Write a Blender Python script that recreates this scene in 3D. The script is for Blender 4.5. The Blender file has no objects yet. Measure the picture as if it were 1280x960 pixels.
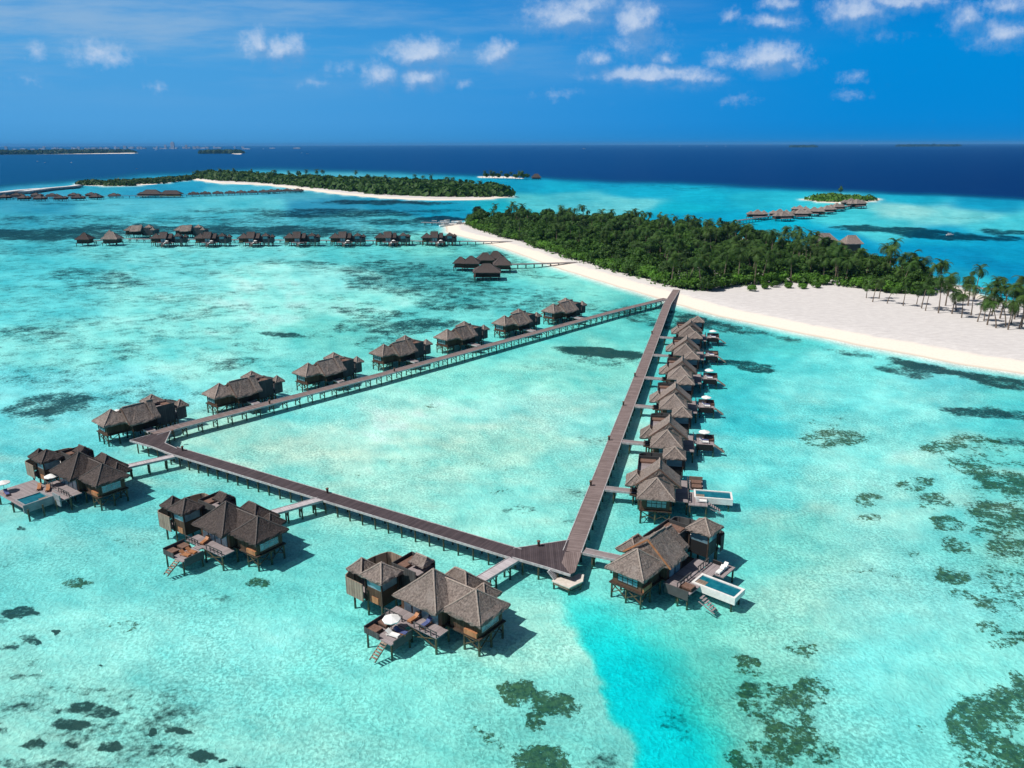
import bpy, math, random
import numpy as np
from mathutils import Vector, Matrix
R = math.radians
rnd = random.Random(7)
C = bpy.context.scene.collection
# ------------------------------------------------------------------ camera
F, PIT, H = 985.0, R(16.94), 60.0
cam = bpy.data.cameras.new('camera'); cam.sensor_width = 36.0; cam.lens = 36.0*F/1280
cam.clip_start = 0.5; cam.clip_end = 200000
co = bpy.data.objects.new('camera', cam); C.objects.link(co)
co.location = (0, 0, H)
co.matrix_world = Matrix.Translation((0,0,H)) @ Matrix.Rotation(R(90)-PIT, 4, 'X') @ Matrix.Rotation(R(-0.15), 4, 'Z')
bpy.context.scene.camera = co
# ------------------------------------------------------------------ render / exposure
sc = bpy.context.scene
sc.view_settings.view_transform = 'Standard'; sc.view_settings.look = 'None'
sc.view_settings.exposure = 0.0; sc.view_settings.gamma = 1.0
sc.cycles.max_bounces = 6; sc.cycles.transparent_max_bounces = 12; sc.cycles.volume_bounces = 0
sc.cycles.diffuse_bounces = 2; sc.cycles.glossy_bounces = 2
sc.cycles.use_denoising = True
# ------------------------------------------------------------------ sun
AZ, EL = R(-104), R(54)
sdir = Vector((math.sin(AZ)*math.cos(EL), math.cos(AZ)*math.cos(EL), math.sin(EL)))
sl = bpy.data.lights.new('sun', 'SUN'); sl.energy = 5.0; sl.angle = R(0.5); sl.color = (1.0, 0.955, 0.89)
so = bpy.data.objects.new('sun', sl); C.objects.link(so)
so.rotation_euler = sdir.to_track_quat('Z', 'Y').to_euler()
# ------------------------------------------------------------------ node helper
class N:
    def __init__(s, tree): s.t = tree; s.n = tree.nodes; s.l = tree.links
    def a(s, typ, ins=None, **kw):
        n = s.n.new(typ)
        for k, v in kw.items(): setattr(n, k, v)
        if ins:
            for k, v in ins.items():
                if v is None: continue
                i = n.inputs[k]
                if isinstance(v, bpy.types.NodeSocket): s.l.new(v, i)
                else: i.default_value = v
        return n
    def m(s, op, a, b=0.5, c=None, clamp=False):
        n = s.n.new('ShaderNodeMath'); n.operation = op; n.use_clamp = clamp
        for i, v in enumerate((a, b, c)):
            if v is None: continue
            if isinstance(v, bpy.types.NodeSocket): s.l.new(v, n.inputs[i])
            else: n.inputs[i].default_value = v
        return n.outputs[0]
    def mix(s, f, a, b, blend='MIX'):
        n = s.n.new('ShaderNodeMix'); n.data_type = 'RGBA'; n.blend_type = blend
        for i, v in ((0, f), (6, a), (7, b)):
            if isinstance(v, bpy.types.NodeSocket): s.l.new(v, n.inputs[i])
            else: n.inputs[i].default_value = (v if i == 0 else (tuple(v)+(1,))[:4])
        return n.outputs[2]
    def sm(s, x, lo, hi):
        n = s.n.new('ShaderNodeMapRange'); n.interpolation_type = 'SMOOTHSTEP'
        s.l.new(x, n.inputs[0]); n.inputs[1].default_value = lo; n.inputs[2].default_value = hi
        return n.outputs[0]
    def noise(s, v, scale, detail=4, rough=0.55, dist=0.0):
        n = s.a('ShaderNodeTexNoise', {'Vector': v, 'Scale': scale, 'Detail': detail, 'Roughness': rough, 'Distortion': dist})
        return n.outputs[0]
    def vmul(s, v, xyz):
        n = s.n.new('ShaderNodeVectorMath'); n.operation = 'MULTIPLY'; s.l.new(v, n.inputs[0]); n.inputs[1].default_value = xyz
        return n.outputs[0]
def lin(c): return tuple(((v/255)/12.92 if v <= 10 else (((v/255)+0.055)/1.055)**2.4) for v in c)
# ------------------------------------------------------------------ world: Nishita sky, marine haze blue near the horizon, cumulus
w = bpy.data.worlds.new('World'); sc.world = w; w.use_nodes = True
t = N(w.node_tree); t.n.clear()
sky = t.a('ShaderNodeTexSky', sky_type='NISHITA', sun_disc=False, sun_elevation=EL, sun_rotation=R(256))
bgN = t.a('ShaderNodeBackground', {'Color': sky.outputs[0], 'Strength': 0.052})
tc = t.a('ShaderNodeTexCoord'); sep = t.a('ShaderNodeSeparateXYZ', {0: tc.outputs['Generated']})
X, Y, Z = sep.outputs
side = t.sm(X, -0.5, 0.45)
def ramp(stops, fac):
    n = t.a('ShaderNodeValToRGB', {0: fac}); e = n.color_ramp.elements
    e[0].position, e[0].color = stops[0][0], lin(stops[0][1])+(1,)
    e[1].position, e[1].color = stops[-1][0], lin(stops[-1][1])+(1,)
    for p, c in stops[1:-1]:
        q = e.new(p); q.color = lin(c)+(1,)
    return n.outputs[0]
zz = t.m('MULTIPLY', Z, 4.0, clamp=True)     # 0..0.25 in elevation
rl = ramp([(0.0,(72,152,212)),(0.10,(80,160,221)),(0.40,(74,160,222)),(0.66,(58,148,216)),(1.0,(30,110,180))], zz)
rr = ramp([(0.0,(0,128,204)),(0.10,(0,134,213)),(0.40,(0,137,216)),(0.66,(4,124,206)),(1.0,(4,92,170))], zz)
base = t.mix(side, rl, rr)
Yc = t.m('MAXIMUM', Y, 0.05)
ca = t.m('DIVIDE', X, Yc); ce = t.m('DIVIDE', Z, Yc)
cv = t.a('ShaderNodeCombineXYZ', {0: ca, 1: ce, 2: 0.0}).outputs[0]
def dirof(px, py):
    v = (py-480)/F; dy = math.cos(PIT)-v*math.sin(PIT); dz = -(math.sin(PIT)+v*math.cos(PIT))
    return ((px-640)/F/dy, dz/dy)
wn = t.a('ShaderNodeTexNoise', {'Vector': cv, 'Scale': 38.0, 'Detail': 5.0, 'Roughness': 0.62})
wv = t.a('ShaderNodeVectorMath', operation='MULTIPLY_ADD')
t.l.new(wn.outputs[1], wv.inputs[0]); wv.inputs[1].default_value = (0.030, 0.018, 0); t.l.new(cv, wv.inputs[2])
cw0 = t.a('ShaderNodeVectorMath', {0: wv.outputs[0], 1: (0.015, 0.009, 0)}, operation='SUBTRACT').outputs[0]
CL = [(712,22,38,16,.9),(735,8,26,12,.8),(797,30,20,18,1.05),(800,52,30,20,.7),(812,94,50,9,.95),(868,96,32,9,.8),(750,74,20,10,.6),(830,74,16,9,.65),
 (966,74,28,15,1.05),(990,82,22,9,.75),(905,76,18,11,.55),(940,80,24,9,.8),(917,20,9,8,.6),(968,28,28,8,.75),(975,6,18,9,.75),(1072,16,30,16,.9),(1128,4,44,9,.85),
 (1210,24,20,16,.75),(1254,44,30,16,.8),(1262,8,24,12,.7),(528,66,30,13,.95),(477,94,18,14,.8),(530,96,22,13,.85),(623,67,16,13,.85),(482,66,8,7,.5),
 (322,56,14,16,.8),(354,62,22,15,.85),(46,63,10,11,.6),(125,65,30,12,.7),(196,106,9,7,.45),(569,66,8,9,.45),(1065,98,14,6,.45),(1064,118,18,6,.4),(580,104,9,6,.5),
 (425,86,20,8,.4),(700,118,30,6,.35),(920,126,22,7,.35),(390,102,18,6,.4),(850,110,26,6,.4),(1095,47,26,8,.35),(38,98,18,7,.3)]
def blobs(vec, n=99):
    out = None
    for px, py, rx, ry, dn in CL[:n]:
        cx, cy = dirof(px, py)
        s_ = t.a('ShaderNodeVectorMath', {0: vec, 1: (cx, cy, 0)}, operation='SUBTRACT').outputs[0]
        s_ = t.a('ShaderNodeVectorMath', {0: s_, 1: (F/(rx*2.1), F/(ry*2.0), 0)}, operation='MULTIPLY').outputs[0]
        d = t.a('ShaderNodeVectorMath', {0: s_}, operation='LENGTH').outputs[1]
        g = t.m('MULTIPLY', t.m('SUBTRACT', 1.0, d, clamp=True), dn)
        out = g if out is None else t.m('MAXIMUM', out, g)
    return out
bl = blobs(cw0)
fine = t.noise(cv, 70, 6, 0.66)
dens = t.sm(t.m('ADD', bl, t.m('MULTIPLY', t.m('SUBTRACT', fine, 0.5), 0.95)), 0.10, 1.0)
up = t.a('ShaderNodeVectorMath', {0: cw0, 1: (-0.007, 0.011, 0)}, operation='ADD').outputs[0]
litm = t.m('SUBTRACT', bl, blobs(up, 27))
lit = t.sm(t.m('ADD', litm, t.m('MULTIPLY', t.m('SUBTRACT', fine, 0.5), 0.30)), -0.18, 0.30)
ccol = t.mix(lit, lin((112,160,212)), lin((206,220,240)))
hv = t.vmul(cv, (1.0, 7.0, 1.0))
cir = t.m('MULTIPLY', t.sm(t.noise(hv, 2.6, 6, 0.6), 0.40, 0.66), t.sm(ce, 0.03, 0.13))
base2 = t.mix(t.m('MULTIPLY', cir, t.m('MULTIPLY', t.m('SUBTRACT', 1.0, side), 0.85)), base, lin((140,180,218)))
low = t.m('MULTIPLY', t.sm(Y, 0.1, 0.4), t.m('MULTIPLY', dens, 0.80))
fin = t.mix(low, base2, ccol)
bgC = t.a('ShaderNodeBackground', {'Color': fin, 'Strength': 1.0})
mixw = t.a('ShaderNodeMixShader', {0: t.sm(Z, 0.19, 0.32), 1: bgC.outputs[0], 2: bgN.outputs[0]})
t.a('ShaderNodeOutputWorld', {0: mixw.outputs[0]})

# ------------------------------------------------------------------ pixel -> point on the ground plane of height z
def at(px, py, z=0.0):
    a = (px-640)/F; v = (py-480)/F
    dy = math.cos(PIT)-v*math.sin(PIT); dz = -(math.sin(PIT)+v*math.cos(PIT))
    k = (z-H)/dz
    return Vector((a*k, dy*k, z))
# ------------------------------------------------------------------ materials
def mat(name):
    m = bpy.data.materials.new(name); m.use_nodes = True; m.node_tree.nodes.clear(); return m, N(m.node_tree)
def simple(name, c1, c2, scale=1.5, rough=0.8, stretch=(1,1,1), bump=0.0, bscale=None, metallic=0, objrand=0.0, spec=0.3, detail=5):
    m, t = mat(name)
    co = t.a('ShaderNodeTexCoord').outputs['Object']
    v = t.vmul(co, stretch)
    n1 = t.noise(v, scale, detail, 0.6)
    f = t.sm(n1, 0.3, 0.7)
    col = t.mix(f, c1, c2)
    if objrand:
        oi = t.a('ShaderNodeObjectInfo').outputs['Random']
        br = t.m('ADD', t.m('MULTIPLY', oi, objrand), 1-objrand/2)
        col = t.mix(1.0, col, t.a('ShaderNodeCombineColor', {0: br, 1: br, 2: br}).outputs[0], 'MULTIPLY')
    p = t.a('ShaderNodeBsdfPrincipled', {'Base Color': col, 'Roughness': rough, 'Metallic': metallic, 'Specular IOR Level': spec})
    if bump:
        b = t.a('ShaderNodeBump', {'Height': t.noise(v, bscale or scale*4, 4, 0.6), 'Strength': 1.0, 'Distance': bump})
        t.l.new(b.outputs[0], p.inputs['Normal'])
    t.a('ShaderNodeOutputMaterial', {0: p.outputs[0]})
    return m
def planks(name, c1, c2, period=0.25, axis=0, gap=0.5, rough=0.8, wear=(1.0,)):
    """boards side by side along one object axis, each with its own tone"""
    m, t = mat(name)
    co = t.a('ShaderNodeTexCoord').outputs['Object']
    s = t.a('ShaderNodeSeparateXYZ', {0: co})
    u = t.m('DIVIDE', s.outputs[axis], period)
    fl = t.m('FLOOR', u); fr = t.m('FRACT', u)
    wn = t.a('ShaderNodeTexWhiteNoise', {'W': fl}, noise_dimensions='1D').outputs[0]
    big = t.noise(co, 0.55, 4, 0.6); fine = t.noise(co, 5.0, 4, 0.7)
    f = t.m('ADD', t.m('MULTIPLY', wn, 0.55), t.m('MULTIPLY', t.sm(big, 0.3, 0.7), 0.35))
    f = t.m('ADD', f, t.m('MULTIPLY', fine, 0.2))
    col = t.mix(f, c1, c2)
    edge = t.m('MINIMUM', fr, t.m('SUBTRACT', 1.0, fr))
    g = t.sm(edge, 0.0, 0.10)
    b = t.a('ShaderNodeBump', {'Height': g, 'Strength': 1.0, 'Distance': 0.02*gap})
    col = t.mix(g, tuple(x*0.35 for x in c1), col)
    p = t.a('ShaderNodeBsdfPrincipled', {'Base Color': col, 'Roughness': rough, 'Normal': b.outputs[0], 'Specular IOR Level': 0.25})
    t.a('ShaderNodeOutputMaterial', {0: p.outputs[0]})
    return m
def thatch(name, c1, c2, c3):
    m, t = mat(name)
    co = t.a('ShaderNodeTexCoord').outputs['Object']
    st = t.noise(t.vmul(co, (1, 1, 0.45)), 4.2, 5, 0.8)
    big = t.noise(co, 0.45, 4, 0.6)
    col = t.mix(t.sm(st, 0.3, 0.72), c1, c2)
    col = t.mix(t.m('MULTIPLY', t.sm(big, 0.5, 0.72), 0.6), col, c3)
    z = t.a('ShaderNodeSeparateXYZ', {0: co}).outputs[2]
    lay = t.m('FRACT', t.m('ADD', t.m('MULTIPLY', z, 2.6), t.m('MULTIPLY', st, 0.5)))
    hgt = t.m('ADD', t.m('MULTIPLY', st, 1.0), t.m('MULTIPLY', lay, 0.25))
    b = t.a('ShaderNodeBump', {'Height': hgt, 'Strength': 1.0, 'Distance': 0.24})
    oi = t.a('ShaderNodeObjectInfo').outputs['Random']
    br = t.m('ADD', t.m('MULTIPLY', oi, 0.34), 0.84)
    col = t.mix(1.0, col, t.a('ShaderNodeCombineColor', {0: br, 1: br, 2: br}).outputs[0], 'MULTIPLY')
    p = t.a('ShaderNodeBsdfPrincipled', {'Base Color': col, 'Roughness': 0.95, 'Normal': b.outputs[0], 'Specular IOR Level': 0.1})
    t.a('ShaderNodeOutputMaterial', {0: p.outputs[0]})
    return m
M = {}
M['thatch'] = thatch('weathered thatch', (.115,.092,.082), (.345,.285,.252), (.33,.285,.26))
M['thatch_old'] = thatch('old grey thatch', (.042,.034,.032), (.135,.108,.100), (.082,.070,.068))
M['ridge'] = simple('thatch ridge', (.30,.24,.205), (.46,.38,.33), 5, .95, bump=.08)
M['ridge_old'] = simple('old thatch ridge', (.10,.083,.077), (.17,.145,.135), 5, .95, bump=.08)
M['deck'] = planks('silvered deck boards', (.20,.165,.165), (.37,.32,.325), 0.22, 0)
M['gang'] = planks('pale gangway boards', (.36,.325,.335), (.60,.555,.57), 0.22, 0)
M['decky'] = planks('silvered deck boards across', (.20,.165,.165), (.37,.32,.325), 0.22, 1)
M['walk'] = planks('boardwalk boards', (.145,.105,.098), (.275,.215,.205), 0.30, 0, 0.8)
M['walk_dark'] = planks('dark boardwalk boards', (.040,.030,.034), (.098,.076,.082), 0.30, 0, 0.8)
M['kerb'] = simple('pale kerb beam', (.30,.285,.29), (.50,.48,.49), 2.0, .8)
M['dark_wood'] = simple('dark timber', (.030,.020,.015), (.075,.050,.036), 3.0, .75, (1,1,.3), .02)
M['wall'] = planks('brown board wall', (.045,.026,.017), (.125,.075,.047), 0.35, 1)
M['wallx'] = planks('brown board wall x', (.045,.026,.017), (.125,.075,.047), 0.35, 0)
M['grey_wall'] = planks('grey board wall', (.040,.042,.044), (.105,.105,.105), 0.4, 1)
M['fence'] = planks('weathered fence boards', (.15,.11,.085), (.40,.31,.24), 0.5, 1)
M['fencey'] = planks('weathered fence boards y', (.13,.10,.085), (.33,.27,.23), 0.45, 1)
M['honey'] = simple('honey coloured wood', (.30,.125,.055), (.46,.21,.10), 2.5, .6, (1,1,.3))
M['pile'] = simple('wet pile timber', (.045,.040,.026), (.13,.11,.060), 2.0, .7, (1,1,.4))
M['white'] = simple('white painted', (.72,.71,.68), (.82,.81,.79), 2.0, .5)
M['canvas'] = simple('white canvas', (.74,.73,.70), (.84,.83,.80), 3.0, .8)
M['cushion'] = simple('brown cushion', (.13,.075,.055), (.21,.125,.095), 3.0, .9)
M['blue_towel'] = simple('blue towel', (.06,.08,.20), (.10,.13,.28), 4.0, .9)
M['glass'] = simple('window glass', (.10,.19,.24), (.22,.36,.42), 0.8, .12, spec=.8)
M['poolwater'] = simple('pool water', (.000,.10,.15), (.01,.17,.22), 1.2, .08, spec=.5, bump=.01)
M['poolrim'] = simple('pool rim', (.66,.65,.62), (.80,.79,.76), 1.5, .5)
M['poolgrey'] = simple('grey pool wall', (.20,.22,.23), (.30,.32,.33), 1.0, .6)
M['concrete'] = simple('pale concrete', (.38,.37,.36), (.55,.54,.52), .4, .8)
M['base_shade'] = simple('grey base shade', (.16,.16,.16), (.3,.3,.3), .3, .9)  # grey that carries the shade on the breakwater side
M['hazewhite'] = simple('city render', (.40,.40,.42), (.66,.66,.67), .01, .8, objrand=.5)
M['palmtrunk'] = simple('palm bark', (.10,.075,.055), (.24,.19,.15), 3.0, .9, (1,1,2), .03)
M['bark'] = simple('tree bark', (.06,.045,.03), (.13,.10,.07), 3.0, .9)
def leafmat(name, c1, c2, c3, sc_=0.35, trans=0.25, objr=0.5):
    m, t = mat(name)
    co = t.a('ShaderNodeTexCoord').outputs['Object']
    oi = t.a('ShaderNodeObjectInfo').outputs['Random']
    wv = t.a('ShaderNodeVectorMath', {0: co}, operation='ADD').outputs[0]
    n1 = t.noise(wv, sc_, 3, .6); n2 = t.noise(wv, sc_*6, 2, .6)
    col = t.mix(t.sm(t.m('ADD', t.m('MULTIPLY', n1, .55), t.m('MULTIPLY', n2, .45)), .35, .65), c1, c2)
    col = t.mix(t.m('MULTIPLY', oi, objr), col, c3)
    ob = t.m('ADD', t.m('MULTIPLY', t.m('FRACT', t.m('MULTIPLY', oi, 7.31)), 0.7), 0.70)
    col = t.mix(1.0, col, t.a('ShaderNodeCombineColor', {0: ob, 1: ob, 2: ob}).outputs[0], 'MULTIPLY')
    d = t.a('ShaderNodeBsdfPrincipled', {'Base Color': col, 'Roughness': .6, 'Specular IOR Level': .25})
    tr = t.a('ShaderNodeBsdfTranslucent', {'Color': col})
    mx = t.a('ShaderNodeMixShader', {0: trans, 1: d.outputs[0], 2: tr.outputs[0]})
    t.a('ShaderNodeOutputMaterial', {0: mx.outputs[0]})
    return m
M['leaf'] = leafmat('tropical leaves', (.016,.058,.008), (.070,.160,.020), (.040,.085,.012))
M['leaf_bright'] = leafmat('bright scrub leaves', (.040,.125,.010), (.120,.260,.025), (.060,.150,.015))
M['leaf_dark'] = leafmat('dark leaves', (.010,.032,.008), (.034,.075,.014), (.02,.05,.01))
M['frond'] = leafmat('palm fronds', (.016,.058,.010), (.065,.145,.024), (.085,.125,.028), .5, .3, .4)

# ------------------------------------------------------------------ mesh builder
class MB:
    def __init__(s): s.v = []; s.f = []
    def add(s, vs, fs):
        o = len(s.v); s.v += [tuple(v) for v in vs]; s.f += [tuple(i+o for i in f) for f in fs]; return s
    def box(s, x0, x1, y0, y1, z0, z1):
        v = [(x0,y0,z0),(x1,y0,z0),(x1,y1,z0),(x0,y1,z0),(x0,y0,z1),(x1,y0,z1),(x1,y1,z1),(x0,y1,z1)]
        return s.add(v, [(0,3,2,1),(4,5,6,7),(0,1,5,4),(1,2,6,5),(2,3,7,6),(3,0,4,7)])
    def prism(s, pts, z0, z1):
        n = len(pts); v = [(p[0],p[1],z0) for p in pts]+[(p[0],p[1],z1) for p in pts]
        return s.add(v, [tuple(range(n-1,-1,-1)), tuple(range(n,2*n))]+[(i,(i+1)%n,(i+1)%n+n,i+n) for i in range(n)])
    def bar(s, a, b, w, h=None):
        a, b = Vector(a), Vector(b); d = (b-a).normalized(); h = h or w
        sd = d.cross(Vector((0,0,1)))
        if sd.length < 1e-3: sd = Vector((1,0,0))
        sd.normalize(); u = sd.cross(d).normalized()
        c = [sd*w/2+u*h/2, -sd*w/2+u*h/2, -sd*w/2-u*h/2, sd*w/2-u*h/2]
        return s.add([a+k for k in c]+[b+k for k in c], [(3,2,1,0),(4,5,6,7)]+[(i,(i+1)%4,(i+1)%4+4,i+4) for i in range(4)])
    def tube(s, pts, rs, n=6, cap=True):
        vs = []; fs = []
        for k, (p, r) in enumerate(zip(pts, rs)):
            p = Vector(p); q = Vector(pts[min(k+1, len(pts)-1)]); q0 = Vector(pts[max(k-1, 0)])
            d = (q-q0).normalized(); sd = d.cross(Vector((0.01,1,0))).normalized(); u = d.cross(sd)
            for i in range(n):
                a = 2*math.pi*i/n; vs.append(p+(sd*math.cos(a)+u*math.sin(a))*r)
        for k in range(len(pts)-1):
            for i in range(n): fs.append((k*n+i, k*n+(i+1)%n, (k+1)*n+(i+1)%n, (k+1)*n+i))
        if cap: fs += [tuple(range(n-1,-1,-1)), tuple(range((len(pts)-1)*n, len(pts)*n))]
        return s.add(vs, fs)
    def mesh(s, name, m, mir=1):
        me = bpy.data.meshes.new(name)
        if mir < 0:
            me.from_pydata([(x,-y,z) for x,y,z in s.v], [], [f[::-1] for f in s.f])
        else: me.from_pydata(s.v, [], s.f)
        me.materials.append(m); return me
    def build(s, name, m, parent=None, mir=1, loc=None):
        o = bpy.data.objects.new(name, s.mesh(name, m, mir)); C.objects.link(o)
        if parent: o.parent = parent
        if loc: o.location = loc
        return o
def tag(o, label=None, cat=None, group=None, kind=None):
    if label: o['label'] = label
    if cat: o['category'] = cat
    if group: o['group'] = group
    if kind: o['kind'] = kind
    return o
def empty(name, loc, rz=0.0):
    o = bpy.data.objects.new(name, None); C.objects.link(o); o.location = loc; o.rotation_euler = (0,0,rz); o.empty_display_size = .5
    return o
def copy_tree(o, parent=None):
    c = o.copy(); C.objects.link(c); c.parent = parent
    for ch in list(o.children): copy_tree(ch, c)
    return c

# ------------------------------------------------------------------ ground and water sheets
def hash2(ix, iy, seed):
    h = (ix.astype(np.int64)*374761393 + iy.astype(np.int64)*668265263 + seed*974711) & 0x7fffffff
    h = ((h ^ (h >> 13))*1274126177) & 0x7fffffff
    return ((h ^ (h >> 16)) & 0xffff)/65535.0
def vnoise(x, y, seed=0):
    ix, iy = np.floor(x), np.floor(y); fx, fy = x-ix, y-iy
    fx = fx*fx*(3-2*fx); fy = fy*fy*(3-2*fy)
    a = hash2(ix,iy,seed); b = hash2(ix+1,iy,seed); c = hash2(ix,iy+1,seed); d = hash2(ix+1,iy+1,seed)
    return (a*(1-fx)+b*fx)*(1-fy)+(c*(1-fx)+d*fx)*fy
def fbm(x, y, seed=0, o=4):
    s = 0; a = .5
    for k in range(o): s = s+a*vnoise(x*2**k+k*17.3, y*2**k-k*9.1, seed+k); a *= .5
    return s/(1-.5**o)
def chart(x, y):
    """map reference used to lay out reef, sand and depth: the pixel grid of an aerial survey of the atoll"""
    zc = y*math.cos(PIT)+H*math.sin(PIT); up = y*math.sin(PIT)-H*math.cos(PIT)
    zc = np.maximum(zc, 1.0)
    return 640+F*x/zc, 480-F*up/zc
LAND = {
 'main': [(556,283),(560,291),(600,301),(650,318),(700,336),(740,349),(780,361),(830,377),(860,386),(900,397),(950,407),(1000,418),(1050,428),(1100,438),(1150,447),(1200,457),(1280,469),(1400,487),
          (1700,530),(1700,400),(1400,388),(1280,382),(1250,378),(1225,370),(1195,360),(1175,351),(1120,338),(1060,324),(1000,311),(920,297),(870,288),(820,281),(760,275),(700,271),(640,270),(595,272),(580,279)],
 'second': [(232,222),(270,228),(330,230.5),(385,237),(420,242),(480,247.5),(540,250.5),(600,250),(643,246),(636,241),(600,234),(500,229),(400,225),(300,219),(250,217)],
 'strip': [(92,230),(150,231.5),(200,228.5),(246,222.5),(246,219.5),(200,223),(150,226),(100,227)],
 'right': [(1000,250),(1030,254.5),(1070,256),(1100,251.5),(1100,249),(1060,246.5),(1030,245.5)],
 'spit': [(590,221.8),(620,222.8),(655,223.0),(662,222.2),(640,221),(604,220.6)],
 'far1': [(247,191.2),(303,191.2),(308,190),(285,188.6),(255,188.8)],
 'far2': [(-60,192.1),(60,191.1),(170,189.8),(175,188.8),(60,188.4),(-60,189)],
}
def to_ground(poly, z=0.): return np.array([tuple(at(px, py, z))[:2] for px, py in poly])
def sdist(x, y, P):
    d = np.full(x.shape, 1e18); ins = np.zeros(x.shape, bool); n = len(P)
    for i in range(n):
        ax, ay = P[i]; bx, by = P[(i+1) % n]; ex, ey = bx-ax, by-ay
        tt = np.clip(((x-ax)*ex+(y-ay)*ey)/(ex*ex+ey*ey+1e-9), 0, 1)
        d = np.minimum(d, (x-ax-tt*ex)**2+(y-ay-tt*ey)**2)
        if abs(ey) > 1e-9:
            c = ((ay > y) != (by > y)) & (x < ex*(y-ay)/ey+ax); ins ^= c
    d = np.sqrt(d); return np.where(ins, d, -d)
LG = {k: to_ground(v) for k, v in LAND.items()}
def grid(dth, drow):
    th = np.concatenate([np.arange(-180,-48,6.0), np.arange(-48,48,dth), np.arange(48,180,6.0)])
    rows = np.arange(1180, 186, -drow)
    D = [H/math.tan(PIT+math.atan((r-480)/F)) for r in rows]
    D = [12., 22.]+[d for d in D if d > 24]
    D += [D[-1]*1.25**k for k in range(1, 13) if D[-1]*1.25**k < 70000]
    D = np.array(D); T = np.radians(th)
    x = D[:,None]*np.sin(T)[None]; y = D[:,None]*np.cos(T)[None]
    return x, y
def sheet(name, x, y, z, m, attrs):
    nr, nc = x.shape
    co = np.stack([x, y, z], -1).reshape(-1, 3)
    i = np.arange(nr-1)[:,None]*nc; j = np.arange(nc)[None]; j2 = (j+1) % nc
    q = np.stack([i+j, i+nc+j, i+nc+j2, i+j2], -1).reshape(-1, 4)[:, ::-1]
    nv = len(co)
    co = np.vstack([co, [[0,0,float(z[0].mean())]]])
    fan = np.stack([np.full(nc, nv), j2[0], j[0]], -1)
    nq, nf = len(q), len(fan)
    me = bpy.data.meshes.new(name)
    me.vertices.add(nv+1); me.vertices.foreach_set('co', co.astype(np.float32).ravel())
    me.loops.add(nq*4+nf*3); me.loops.foreach_set('vertex_index', np.concatenate([q.ravel(), fan.ravel()]).astype(np.int32))
    me.polygons.add(nq+nf)
    ls = np.concatenate([np.arange(nq)*4, nq*4+np.arange(nf)*3]).astype(np.int32)
    me.polygons.foreach_set('loop_start', ls)
    me.polygons.foreach_set('use_smooth', np.ones(nq+nf, bool))
    me.update(calc_edges=True)
    for an, ar in attrs.items():
        a = me.attributes.new(an, 'FLOAT_COLOR', 'POINT')
        r = np.concatenate([ar.reshape(-1, 4), ar.reshape(-1, 4)[:1]])
        a.data.foreach_set('color', r.astype(np.float32).ravel())
    me.materials.append(m)
    o = bpy.data.objects.new(name, me); C.objects.link(o); o['kind'] = 'structure'
    return o
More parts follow.
